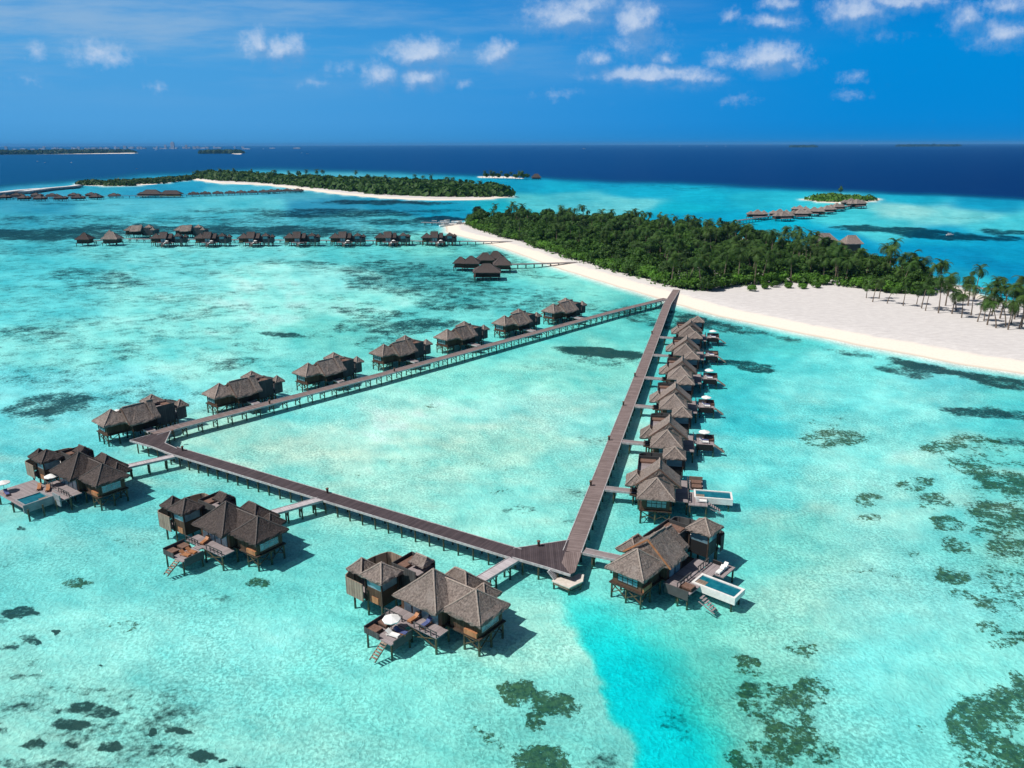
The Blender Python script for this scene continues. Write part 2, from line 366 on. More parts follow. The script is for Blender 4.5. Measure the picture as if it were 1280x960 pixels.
# look of the water over bare sand, at survey points (x, y, r, g, b)
WC = [
 # left foreground
 (40,940,140,216,200),(40,860,140,220,205),(200,900,140,224,208),(350,930,142,226,210),(120,800,122,222,212),(300,800,118,222,214),(60,720,95,208,204),(200,720,92,206,202),(330,740,92,206,200),
 (40,670,98,208,205),(250,860,132,226,214),(450,880,126,226,212),(560,900,126,224,210),(420,820,108,218,208),(420,760,92,206,198),(520,830,110,218,206),(600,850,138,228,210),(660,800,138,226,208),
 (700,790,132,222,206),(640,930,120,216,200),(720,900,112,206,194),(710,850,128,218,202),
 # beside the channel
 (715,745,100,210,200),(880,790,92,204,188),(900,840,76,184,168),(900,890,72,180,164),(930,930,84,188,172),(850,830,50,178,172),(950,900,110,206,188),(960,800,120,212,196),(840,750,90,206,198),
 # right foreground
 (1000,740,128,216,200),(1100,740,122,216,206),(1200,740,106,212,206),(1050,900,112,214,204),(1130,900,98,214,208),(1100,820,104,216,210),(1200,840,110,214,204),(1260,930,100,204,190),(1180,940,100,214,206),
 (960,660,104,206,194),(1080,660,118,214,204),(1200,660,96,206,200),(1270,680,104,204,192),(950,580,92,212,208),(1050,600,120,222,212),(1150,580,112,220,212),(1260,580,84,200,194),
 (930,520,58,196,200),(1030,500,96,214,210),(1130,500,108,220,214),(1250,510,70,196,196),(900,470,64,196,200),(980,450,70,200,204),(1080,470,96,214,214),(1180,480,92,206,206),(1270,490,80,200,196),
 (930,425,60,180,184),(1010,430,70,200,200),(1060,445,110,222,220),(900,640,74,200,198),(930,700,92,206,196),
 # inside the triangle
 (640,620,116,216,204),(560,640,122,218,204),(500,600,136,222,206),(400,560,146,222,206),(300,560,134,222,208),(450,530,142,226,212),(560,520,140,226,212),(660,520,132,222,210),(620,570,142,222,204),
 (690,460,118,214,204),(740,450,110,210,200),(590,470,122,222,212),(660,430,96,210,206),(760,410,84,200,196),(790,390,70,186,184),(400,510,110,220,212),(730,540,116,214,204),(700,600,104,210,200),
 # left mid
 (30,560,88,206,208),(60,500,96,210,212),(180,480,104,214,214),(250,450,128,222,216),(60,430,112,214,212),(160,430,118,220,216),(330,440,108,212,208),(250,620,88,204,200),(330,600,110,216,206),(120,650,86,202,202),
 (60,380,84,200,206),(180,380,122,222,218),(300,390,140,230,222),(400,420,98,204,198),(450,385,130,226,218),(550,400,96,208,206),(330,350,136,230,224),(420,345,122,220,218),(200,345,108,212,214),(60,340,74,194,204),
 (510,340,70,176,180),(600,370,78,190,192),(660,365,88,204,204),(740,370,104,208,200),(700,345,110,214,206),
 # back lagoon left
 (40,300,70,182,194),(150,310,96,202,206),(300,315,104,210,212),(450,315,80,196,200),(40,275,52,162,184),(150,275,64,176,192),(300,280,68,176,192),(420,275,66,172,188),(500,280,60,176,192),
 (40,258,48,152,180),(150,258,72,180,198),(300,256,78,188,202),(400,258,36,138,172),(500,258,20,138,172),(560,266,6,142,178),(560,258,4,150,184),(620,258,20,168,188),(520,300,92,200,196),(470,290,80,188,196),
 (40,240,48,150,182),(180,235,34,146,182),(300,236,60,170,196),(380,240,70,168,190),(130,233,44,160,188),(220,232,30,150,186),
 # back lagoon right
 (660,252,70,186,196),(720,250,70,184,198),(780,255,84,192,202),(850,262,10,168,192),(700,236,12,160,190),(800,240,10,160,192),(760,228,8,150,186),(660,232,10,150,184),(880,250,12,168,196),(860,275,4,150,186),
 (950,250,30,176,198),(980,280,4,170,200),(1050,270,60,196,208),(1130,265,120,206,206),(1200,270,104,204,208),(1270,285,60,190,204),(1140,252,20,164,192),(1230,256,12,150,186),(1100,285,60,190,202),
 (1180,300,12,158,194),(1270,310,6,148,188),(1200,330,0,136,180),(1270,345,0,134,180),(1150,318,0,140,184),(1230,360,40,180,200),(1270,368,20,164,192),(940,236,16,160,190),
 (900,290,4,150,186),(1040,300,4,146,186),(1180,345,20,150,184),
]
# dark weed beds and coral gardens: (x, y, rx, ry, turn, density, kind)  w = weed (dark), c = coral (olive)
BEDS = [
 (60,500,62,16,-8,.75,'w'),(30,520,40,10,0,.5,'w'),(140,500,60,12,-10,.45,'w'),(40,412,48,9,0,.62,'w'),(120,345,75,14,6,.60,'w'),(230,360,60,6,8,.45,'w'),(100,440,90,10,0,.42,'w'),(225,440,60,9,-8,.4,'w'),
 (290,452,36,8,-12,.62,'w'),(455,400,40,11,-12,.66,'w'),(400,415,50,6,0,.42,'w'),(480,425,46,9,-6,.58,'w'),(350,415,34,3,6,.7,'w'),(540,352,85,26,6,.62,'w'),(490,335,70,14,0,.64,'w'),(620,372,110,16,4,.58,'w'),(455,350,30,12,0,.66,'w'),
 (470,388,60,6,4,.62,'w'),(520,405,60,10,-6,.66,'w'),(600,345,60,9,4,.55,'w'),(560,378,50,10,0,.62,'w'),(320,380,80,5,0,.5,'w'),(430,372,60,5,5,.5,'w'),(700,378,60,7,0,.55,'w'),(690,362,90,5,3,.5,'w'),
 (755,438,62,6,5,.98,'w'),(760,448,60,9,4,.55,'w'),(700,455,60,9,0,.42,'w'),(925,452,44,4,4,.80,'w'),(945,458,26,5,6,.8,'w'),(870,450,30,3,0,.6,'w'),
 (905,403,70,10,9,.74,'w'),(965,413,60,8,10,.68,'w'),(820,394,55,14,10,.66,'w'),(770,388,60,7,5,.6,'w'),(1170,455,58,10,10,.86,'w'),(1230,466,60,10,8,.86,'w'),(1270,478,50,8,8,.8,'w'),(1130,462,40,7,8,.7,'w'),
 (1060,440,40,4,8,.6,'w'),(1015,422,30,5,6,.75,'w'),(1065,440,34,5,8,.5,'w'),(1245,515,70,8,4,.74,'w'),(1040,545,46,12,0,.62,'c'),(1030,525,40,8,0,.45,'c'),(1265,550,40,6,4,.6,'w'),
 (650,632,24,7,0,.66,'w'),(740,545,30,5,0,.5,'w'),(640,610,40,6,0,.4,'c'),(600,660,30,5,0,.4,'w'),(700,645,34,7,0,.45,'w'),(735,610,30,5,3,.5,'w'),(560,575,110,7,4,.38,'c'),(470,590,90,5,4,.38,'c'),(600,432,14,2.5,0,.7,'c'),(540,503,14,3,0,.55,'c'),
 # far-left beds
 (60,312,90,6,0,.55,'w'),(210,322,120,6,2,.5,'w'),(420,330,110,6,2,.6,'w'),(60,290,110,8,0,.80,'w'),(180,284,120,6,0,.74,'w'),(330,287,140,7,1,.80,'w'),(460,290,70,5,0,.7,'w'),(250,272,130,4,0,.6,'w'),(420,266,110,6,0,.74,'w'),
 (80,270,100,4,0,.6,'w'),(330,262,110,3.5,0,.62,'w'),(480,252,90,4,0,.80,'w'),(560,272,50,3.5,0,.85,'w'),(500,276,60,3,0,.75,'w'),(560,304,50,5,6,.55,'w'),(640,322,50,7,8,.6,'w'),(670,340,46,5,8,.55,'w'),(100,252,90,2,0,.55,'w'),
 (540,262,50,3,0,.6,'w'),
 # right back beds
 (1120,288,72,4,2,.86,'w'),(1200,296,90,4.5,3,.84,'w'),(1265,290,40,4,2,.75,'w'),(1060,283,30,2.5,0,.7,'w'),(1200,272,60,2.5,2,.45,'w'),(870,235,60,2,0,.5,'w'),(800,232,70,2,0,.5,'w'),(700,256,70,2,0,.5,'w'),(1215,328,40,2.5,0,.45,'w'),(930,280,40,2,0,.6,'w'),
 # foreground corals
 (650,862,30,17,10,.74,'c'),(690,872,44,16,16,.76,'c'),(668,890,14,18,10,.66,'c'),(610,915,26,8,30,.55,'c'),(675,945,38,22,0,.74,'c'),(750,945,26,14,0,.55,'w'),(320,722,20,7,0,.66,'c'),(95,722,19,7,0,.66,'c'),(270,740,20,8,0,.60,'w'),
 (155,775,26,8,0,.5,'c'),(165,765,24,5,0,.45,'c'),(150,670,40,7,0,.45,'c'),(240,740,18,6,0,.4,'w'),
 (935,825,22,14,20,.66,'c'),(1000,805,22,9,10,.62,'c'),(960,870,44,26,10,.68,'c'),(1010,860,30,22,0,.66,'c'),(990,910,34,30,0,.66,'c'),(950,940,40,20,0,.68,'c'),(1030,935,26,16,0,.55,'c'),(840,900,16,30,-40,.55,'w'),
 (1230,900,50,50,0,.66,'c'),(1270,870,40,36,0,.66,'c'),(1250,945,50,24,0,.70,'c'),(1155,905,10,5,0,.5,'c'),(1075,710,20,4,0,.5,'c'),(1120,715,16,5,0,.5,'c'),
 (1085,620,20,9,0,.58,'c'),(1090,645,20,8,0,.56,'c'),(1145,600,22,11,0,.66,'c'),(1170,625,26,12,10,.60,'c'),(1185,650,24,10,10,.66,'c'),(1195,680,24,12,10,.58,'c'),(1190,715,26,12,10,.66,'c'),(1205,740,18,10,10,.66,'c'),(1145,690,12,5,0,.5,'c'),
 (1180,555,34,9,0,.62,'c'),(1215,545,40,8,6,.6,'c'),(1215,580,36,12,14,.64,'c'),(1260,600,44,16,10,.70,'c'),(1250,640,40,18,10,.70,'c'),(1265,680,36,12,10,.66,'c'),(1240,665,30,8,10,.6,'c'),
 (1240,750,26,10,10,.62,'c'),(1235,780,22,10,10,.62,'c'),(1262,735,24,8,10,.58,'c'),(1250,800,20,8,0,.6,'c'),(1275,790,20,7,0,.55,'c'),
 # lower left rocks
 (20,758,26,6,0,.82,'w'),(10,800,16,6,0,.72,'w'),(32,792,16,6,0,.66,'w'),(66,783,5,3,0,.9,'w'),(50,797,5,2.5,0,.9,'w'),(35,838,30,6,0,.62,'w'),(75,852,34,5,0,.55,'w'),(110,855,28,5,0,.62,'w'),(100,875,20,7,0,.85,'w'),(75,880,18,5,0,.72,'w'),(85,897,24,8,0,.80,'w'),
 (125,882,26,7,0,.80,'w'),(20,878,24,8,0,.58,'w'),(20,865,30,6,0,.5,'w'),(38,922,16,7,0,.80,'w'),(88,922,10,6,0,.66,'w'),(135,924,16,6,0,.80,'w'),(186,908,6,4,0,.9,'w'),(222,905,14,4,0,.8,'w'),(215,930,36,9,0,.64,'w'),(252,936,20,8,0,.85,'w'),
 (274,943,5,4,0,.9,'w'),(165,875,14,5,0,.6,'w'),(25,948,34,10,0,.70,'w'),(60,945,20,7,0,.75,'w'),(120,955,26,8,0,.68,'w'),(220,958,26,6,0,.7,'w'),(290,955,28,5,0,.72,'w'),(175,930,16,4,0,.5,'w'),(22,655,9,3.5,0,.8,'w'),(65,660,10,4,0,.45,'w'),(15,700,20,5,0,.4,'w'),
 (0,905,10,5,0,.7,'w'),(124,824,3,3,0,.9,'w'),(36,820,12,4,0,.6,'w'),(0,765,10,8,0,.6,'w'),
]
def chart_at(x, y):
    px, py = chart(x, y)
    back = (y < 20) | (py > 1200)
    px = np.where(back, 640+px*0, px); py = np.where(back, 1000, py)
    return np.clip(px, -400, 1700), np.clip(py, 180.5, 1100)
def water_look(x, y):
    px, py = chart_at(x, y)
    foreg = np.clip((py-180)/300, 0.05, 1.4)
    wx = px+(fbm(px/70, py/26, 3)-.5)*70*foreg**.4; wy = py+(fbm(px/80+9, py/22, 8)-.5)*34*foreg
    num = np.zeros(x.shape+(3,)); den = np.zeros(x.shape)
    for cx, cy, r, g, b in WC:
        s = max(2.2, (cy-180)*0.060+1.2); sx = s*2.0+12
        if cx < 420 and 555 < cy < 800: r, g, b = r*1.0, g*.975, b*.97
        if cy > 840 and cx < 740: r, g, b = r*.82, g*.935, b*.95
        if cy > 470: r, b = r*1.05, b*1.02
        q = ((wx-cx)/sx)**2+((wy-cy)/s)**2
        wgt = 1/(1+q)**4
        if cy < 250 and (cy < 206 or b < 156): pass
        num += wgt[..., None]*np.array(lin((r, g, b))); den += wgt
    col = num/den[..., None]
    return px, py, col
EDGE = [(-400,246),(-100,238),(0,231),(90,224),(240,213),(330,210),(500,214),(640,220.5),(700,224),(760,226.5),(850,229.5),(900,232),(960,235),(1050,238.5),(1100,241),(1180,245),(1280,250),(1700,268)]
OC = [((0,76,122),(0,80,130)),((0,60,114),(0,66,122)),((0,44,98),(0,52,108))]
def ocean_of(px, py):
    ex = np.array([e[0] for e in EDGE], float); ey = np.array([e[1] for e in EDGE], float)
    yb = np.interp(px, ex, ey)+(fbm(px/60, py/8, 51)-.5)*4.5
    o = np.clip((yb-py)/9.0+.5, 0, 1); o = o*o*(3-2*o)
    tt = np.clip((py-183)/45, 0, 1)[..., None]; sx = np.clip(px/640, 0, 2)
    L = [np.array(lin(a))*tt+np.array(lin(c))*(1-tt) for a, c in OC]
    w0 = np.clip(1-sx, 0, 1)[..., None]; w2 = np.clip(sx-1, 0, 1)[..., None]
    c = L[0]*w0+L[2]*w2+L[1]*(1-w0-w2)
    return o, c
def depth_fields(x, y):
    px, py, col = water_look(x, y)
    z = np.full(x.shape, -.80)
    ocean, oc = ocean_of(px, py)
    qx_ = px+(fbm(px/16, py/12, 61)-.5)*26; qy_ = py+(fbm(px/18, py/12, 63)-.5)*18
    dl = sdist(qx_, qy_, np.array([(690,738),(704,759),(726,800),(747,831),(751,850),(760,894),(788,919),(794,947),(800,1000),(900,1010),(893,960),(885,919),(862,894),(838,856),(822,825),(796,785),(756,752),(725,738)], float))
    rt = np.clip((px-(735+(py-760)*.52))/60, 0, 1)          # the eastern bank slopes up gently
    sw = 9+34*rt
    ch = np.clip((dl+sw)/(2*sw), 0, 1); ch = ch*ch*(3-2*ch)*np.clip((py-728)/110, .12, 1)*(1-.35*fbm(px/20, py/14, 93, 4)*rt)
    col = col**(1-ch[..., None])*np.array(lin((4,194,203)))**ch[..., None]
    br_ = np.clip(fbm(px/60, py/10, 81, 5)*2.4-1.15, 0, 1)*np.clip((py-470)/60, 0, 1)*np.clip((700-py)/60, 0, 1)
    col = col*(1-.5*br_[..., None])+np.array(lin((166,214,196)))*.5*br_[..., None]
    far = np.clip((330-py)/100, 0, 1); md = fbm(px/34, py/9, 71, 5)-.5; md2 = fbm(px/9, py/3.5, 75, 4)-.5
    col = col*(1+((.80-.35*np.clip((py-520)/200, 0, 1))*md+.42*md2)[..., None]*np.array([1.5, .55, .42]))
    col = np.clip(col, .001, 1)**(1-ocean[..., None])*np.clip(oc, .001, 1)**ocean[..., None]     # light fades exponentially with depth
    z = z-.6*ocean
    land = np.full(x.shape, -1e9)
    for k, P in LG.items():
        mr = 60 if k == 'main' else 120
        x0, y0 = P.min(0)-mr; x1, y1 = P.max(0)+mr
        sel = (x > x0) & (x < x1) & (y > y0) & (y < y1)
        if sel.any(): land[sel] = np.maximum(land[sel], sdist(x[sel], y[sel], P)+(0 if k != 'main' else (fbm(x[sel]/18, y[sel]/18, 5)-.5)*3.0))
    slope = 0.11
    zl = np.where(land > 0, np.minimum(1.7, land*slope), np.maximum(-6, land*slope*1.0))
    z = np.where(land > -60, np.maximum(z, zl), z)
    return px, py, col, z, land, ocean
# --- seabed / sand
x, y = grid(0.10, 1.7)
px, py, col, z, land, ocean = depth_fields(x, y)
z = z+(fbm(x/14, y/14, 21)-.5)*.16*np.clip(1-ocean, 0, 1)
weed = np.zeros(x.shape); coral = np.zeros(x.shape)
near_ = np.clip((py-400)/400, 0, 1)
qx = px+(fbm(px/26, py/9, 31)-.5)*16+near_*(fbm(px/9, py/6, 33)-.5)*14; qy = py+(fbm(px/30, py/8, 37)-.5)*7+near_*(fbm(px/8, py/5, 39)-.5)*9
for cx, cy, rx, ry, rot, dn, kd in BEDS:
    c_, s_ = math.cos(R(rot)), math.sin(R(rot))
    dx, dy = qx-cx, qy-cy
    u = (dx*c_+dy*s_)/rx; v = (-dx*s_+dy*c_)/ry
    q = np.clip(1.45-np.sqrt(u*u+v*v), 0, 1)
    q = np.clip(q*1.5, 0, 1)*dn
    if kd == 'w': weed = np.maximum(weed, q)
    else: coral = np.maximum(coral, q)
back = np.clip((py-242)/30, 0, 1)*np.clip((470-py)/60, 0, 1)*np.clip((760-px)/120, 0, 1)
weed = np.maximum(weed, (.40+.14*np.clip((330-py)/40, 0, 1))*back)
lf = np.clip((py-800)/60, 0, 1)*np.clip((430-px-(960-py)*.6)/160, 0, 1)
weed = np.maximum(weed, .47*lf)
rf = np.clip((px-1120-.25*(py-540))/80, 0, 1)*np.clip((py-525)/30, 0, 1)*np.clip((820-py)/60, 0, 1)
coral = np.maximum(coral, .50*rf)
ml = np.clip((py-300)/30, 0, 1)*np.clip((560-py)/60, 0, 1)*np.clip((520-px)/200, 0, 1)
weed = np.maximum(weed, .47*ml)
shore = np.clip((-z-.22)/.4, 0, 1); weed *= shore; coral *= shore
for_ = np.zeros(x.shape)
mask = np.stack([weed, coral, np.clip(land/40+.5, 0, 1), ocean], -1)
m, t = mat('lagoon floor')
co_ = t.a('ShaderNodeTexCoord').outputs['Object']
at_ = t.a('ShaderNodeAttribute', attribute_name='mask'); sp = t.a('ShaderNodeSeparateColor', {0: at_.outputs[0]})
n_big = t.noise(co_, 0.045, 5, .62, .4); n_mid = t.noise(co_, 0.22, 6, .62, .3); n_fin = t.noise(co_, 1.3, 3, .65)
patch = t.m('ADD', t.m('MULTIPLY', n_big, .28), t.m('ADD', t.m('MULTIPLY', n_mid, .38), t.m('MULTIPLY', n_fin, .34)))
wd = t.sm(t.m('ADD', patch, t.m('MULTIPLY', t.m('SUBTRACT', sp.outputs[0], .57), .46)), .445, .605)
vor = t.a('ShaderNodeTexVoronoi', {'Vector': co_, 'Scale': .20, 'Randomness': 1.0}, feature='F1').outputs[0]
ring = t.sm(t.m('ABSOLUTE', t.m('SUBTRACT', vor, .55)), .42, .05)
cpat = t.m('ADD', t.m('MULTIPLY', n_mid, .28), t.m('ADD', t.m('MULTIPLY', t.noise(co_, 1.25, 4, .8), .64), t.m('MULTIPLY', ring, .09)))
cr = t.sm(t.m('ADD', cpat, t.m('MULTIPLY', t.m('SUBTRACT', sp.outputs[1], .635), .46)), .475, .555)
isl = t.sm(sp.outputs[2], .498, .504)
inl = t.sm(t.m('ADD', sp.outputs[2], t.m('MULTIPLY', t.m('SUBTRACT', n_mid, .5), .10)), .72, .80)
n_caustic = t.noise(co_, 2.3, 2, .6); calm = t.sm(n_big, .34, .62)
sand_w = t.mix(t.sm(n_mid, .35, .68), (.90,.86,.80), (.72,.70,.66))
sand_w = t.mix(t.m('MULTIPLY', t.sm(n_caustic, .42, .60), t.m('ADD', t.m('MULTIPLY', calm, .60), .15)), sand_w, (.42,.44,.42))  # caustic light on the lagoon floor, painted as speckle in the sand colour
sand_w = t.mix(t.m('MULTIPLY', t.sm(n_fin, .52, .75), .30), sand_w, (.40,.42,.38))  # coarser share of the painted caustic mottling
sand_b = t.mix(t.sm(n_fin, .3, .7), (.80,.72,.62), (.74,.66,.57))
sand_i = t.mix(t.sm(t.noise(t.vmul(co_, (.5,1,1)), .6, 5, .7), .30, .70), (.535,.505,.49), (.645,.615,.595))
land_c = t.mix(inl, sand_b, sand_i)
land_c = t.mix(t.sm(t.m('ADD', sp.outputs[2], t.m('MULTIPLY', n_fin, .02)), .560, .520), land_c, (.60,.535,.44))
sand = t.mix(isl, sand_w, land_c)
col1 = t.mix(t.m('MULTIPLY', wd, .96), sand, t.mix(n_fin, (.010,.020,.024), (.040,.048,.046)))
corc = t.mix(t.sm(n_fin, .35, .65), (.016,.028,.005), (.130,.110,.028))
col2 = t.mix(t.m('MULTIPLY', cr, .92), col1, corc)
vd = t.a('ShaderNodeVectorMath', operation='MULTIPLY_ADD')
nw = t.a('ShaderNodeTexNoise', {'Vector': co_, 'Scale': .7, 'Detail': 3.0})
t.l.new(nw.outputs[1], vd.inputs[0]); vd.inputs[1].default_value = (1.2,1.2,0); t.l.new(co_, vd.inputs[2])
rip = t.a('ShaderNodeTexVoronoi', {'Vector': t.vmul(vd.outputs[0], (1.35,.95,0)), 'Scale': 1.0}, feature='DISTANCE_TO_EDGE').outputs[0]
rip2 = t.a('ShaderNodeTexVoronoi', {'Vector': t.vmul(vd.outputs[0], (.62,.45,0)), 'Scale': 1.0}, feature='DISTANCE_TO_EDGE').outputs[0]
rh = t.m('ADD', t.m('POWER', t.m('SUBTRACT', 1.0, t.m('MULTIPLY', rip, 1.6), clamp=True), 3.0), t.m('MULTIPLY', t.m('POWER', t.m('SUBTRACT', 1.0, rip2, clamp=True), 4.0), 1.2))
hg = t.m('ADD', t.m('MULTIPLY', rh, t.m('SUBTRACT', 1.0, isl)), t.m('ADD', t.m('MULTIPLY', n_fin, .55), t.m('MULTIPLY', t.m('MAXIMUM', cr, wd), 1.2)))
bp = t.a('ShaderNodeBump', {'Height': hg, 'Strength': 1.0, 'Distance': .048})
p = t.a('ShaderNodeBsdfPrincipled', {'Base Color': col2, 'Roughness': .9, 'Normal': bp.outputs[0], 'Specular IOR Level': .1})
t.a('ShaderNodeOutputMaterial', {0: p.outputs[0]})
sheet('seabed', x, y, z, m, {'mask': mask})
# --- water surface
x, y = grid(0.17, 2.3)
px, py, col, z, land, ocean = depth_fields(x, y)
dep = np.clip(-z, 0, 6)
near = np.clip(1-dep/.8, 0, 1)
floor_lit = np.array([.64, .78, .745])
T = np.sqrt(np.clip(col/floor_lit, 0.0001, 1.0))
T = T*(1-near[..., None]**1.5)+np.array([.98, 1., .99])*near[..., None]**1.5
scat = np.clip(.03+ocean*.97, 0, 1)*(1-near)
wt = np.concatenate([T, scat[..., None]], -1)
lk = np.concatenate([col*.93, ocean[..., None]], -1)
m, t = mat('sea water')
a1 = t.a('ShaderNodeAttribute', attribute_name='tint'); a2 = t.a('ShaderNodeAttribute', attribute_name='body')
co_ = t.a('ShaderNodeTexCoord').outputs['Object']
b1 = t.noise(t.vmul(co_, (1,1.5,1)), .9, 4, .6); b2 = t.noise(t.vmul(co_, (1,2,1)), .06, 5, .6); b3 = t.noise(t.vmul(co_, (1,2.6,1)), .012, 5, .62)
hh = t.m('ADD', t.m('MULTIPLY', b1, .22), t.m('ADD', t.m('MULTIPLY', b2, 1.1), t.m('MULTIPLY', b3, 4.0)))
bp = t.a('ShaderNodeBump', {'Height': hh, 'Strength': .8, 'Distance': 1.0})
tr = t.a('ShaderNodeBsdfTransparent', {'Color': a1.outputs[0]})
bodyc = t.mix(t.m('MULTIPLY', t.sm(t.m('ADD', t.m('MULTIPLY', b2, .5), t.m('MULTIPLY', b3, .5)), .35, .65), .30), a2.outputs[0], t.mix(1.0, a2.outputs[0], (.55,.62,.72), 'MULTIPLY'))
df = t.a('ShaderNodeBsdfDiffuse', {'Color': bodyc, 'Normal': bp.outputs[0]})
mx = t.a('ShaderNodeMixShader', {0: a1.outputs['Alpha'], 1: tr.outputs[0], 2: df.outputs[0]})
fr = t.a('ShaderNodeFresnel', {'IOR': 1.33, 'Normal': bp.outputs[0]})
gl = t.a('ShaderNodeBsdfGlossy', {'Color': (1,1,1,1), 'Roughness': .12, 'Normal': bp.outputs[0]})
mg = t.a('ShaderNodeMixShader', {0: t.m('MINIMUM', t.m('MULTIPLY', fr.outputs[0], .40), .06), 1: mx.outputs[0], 2: gl.outputs[0]})
t.a('ShaderNodeOutputMaterial', {0: mg.outputs[0]})
sheet('water', x, y, np.zeros(x.shape), m, {'tint': wt, 'body': lk})
del x, y, px, py, col, z, land, ocean

# ------------------------------------------------------------------ haze
hz = MB().box(-75000, 75000, -75000, 75000, -8.5, 110)
hm, t = mat('sea haze')
vp = t.a('ShaderNodeVolumePrincipled', {'Color': (.12,.46,.92,1), 'Density': 3.2e-5, 'Anisotropy': 0.0})
t.a('ShaderNodeOutputMaterial', {1: vp.outputs[0]})
tag(hz.build('haze', hm), kind='stuff')
# ------------------------------------------------------------------ roofs
def roof_mb(cx, cy, hx, hy, ez, az, rx=0.02, ry=0.02, thick=.34, seed=0, sag=.16, nside=9):
    """thick thatched roof: rectangle of half size hx,hy shrinking to a ridge of half size rx,ry"""
    r_ = random.Random(seed*31+int(hx*100)+int(cx*7)); mb = MB()
    def ring(t, jit=0.05, dz=0, inset=0):
        ax, ay = hx-inset+(rx-hx)*t, hy-inset+(ry-hy)*t
        z = ez+dz+(az-ez)*(t-sag*t*(1-t)); out = []
        for k in range(4):
            for i in range(nside):
                q = -1+2*i/nside
                p = [(q*ax,-ay),(ax,q*ay),(-q*ax,ay),(-ax,-q*ay)][k]
                out.append((cx+p[0]+r_.uniform(-jit,jit), cy+p[1]+r_.uniform(-jit,jit), z+r_.uniform(-jit,jit)))
        return out
    rings = [ring(0,.02,-thick,.55), ring(0,.10,-thick,.10), ring(0,.09,-.08,0), ring(.05,.07,.05,0), ring(.28), ring(.52), ring(.77,.04), ring(1,.02)]
    n = 4*nside; vs = sum(rings, []); fs = []
    for k in range(len(rings)-1):
        for i in range(n): fs.append((k*n+i, k*n+(i+1)%n, (k+1)*n+(i+1)%n, (k+1)*n+i))
    fs.append(tuple(range(n-1,-1,-1))); fs.append(tuple(range((len(rings)-1)*n, len(rings)*n)))
    return mb.add(vs, fs)
def ridge_mb(cx, cy, hx, hy, ez, az, rx=0.02, ry=0.02, sag=.16, hips=True, r=.10):
    mb = MB()
    def P(sx, sy, t): return (cx+sx*(hx+(rx-hx)*t), cy+sy*(hy+(ry-hy)*t), ez+(az-ez)*(t-sag*t*(1-t))+.05)
    for sx in (-1, 1):
        for sy in (-1, 1):
            if hips: mb.tube([P(sx,sy,t) for t in (.03,.35,.7,1)], [r*.8,r,r,r*1.2], 5)
    if ry > .1: mb.tube([(cx,cy-ry,az+.08),(cx,cy,az+.1),(cx,cy+ry,az+.08)], [r*1.3]*3, 5)
    if rx > .1: mb.tube([(cx-rx,cy,az+.08),(cx,cy,az+.1),(cx+rx,cy,az+.08)], [r*1.3]*3, 5)
    return mb
def roof(parent, mir, *a, th='thatch', rg='ridge', seed=0, hips=True, **k):
    o = roof_mb(*a, seed=seed, **k).build('roof', M[th], parent, mir)
    k2 = {q: k[q] for q in k if q in ('rx','ry')}
    ridge_mb(*a, hips=hips, **k2).build('ridge_cap', M[rg], o, mir)
    return o
DZ = 2.8
def zm(z): return z if z < 0 else z*.607 if z < 2.8 else 1.7+(z-2.8)*.882 if z < 5.35 else 3.95+(z-5.35)*.88
def settle(root):
    """bring a thatched building down to its real height over the water"""
    for c in [root]+list(root.children_recursive):
        if c.type == 'MESH' and not c.data.get('settled'):
            for v in c.data.vertices: v.co.z = zm(v.co.z)
            c.data['settled'] = 1
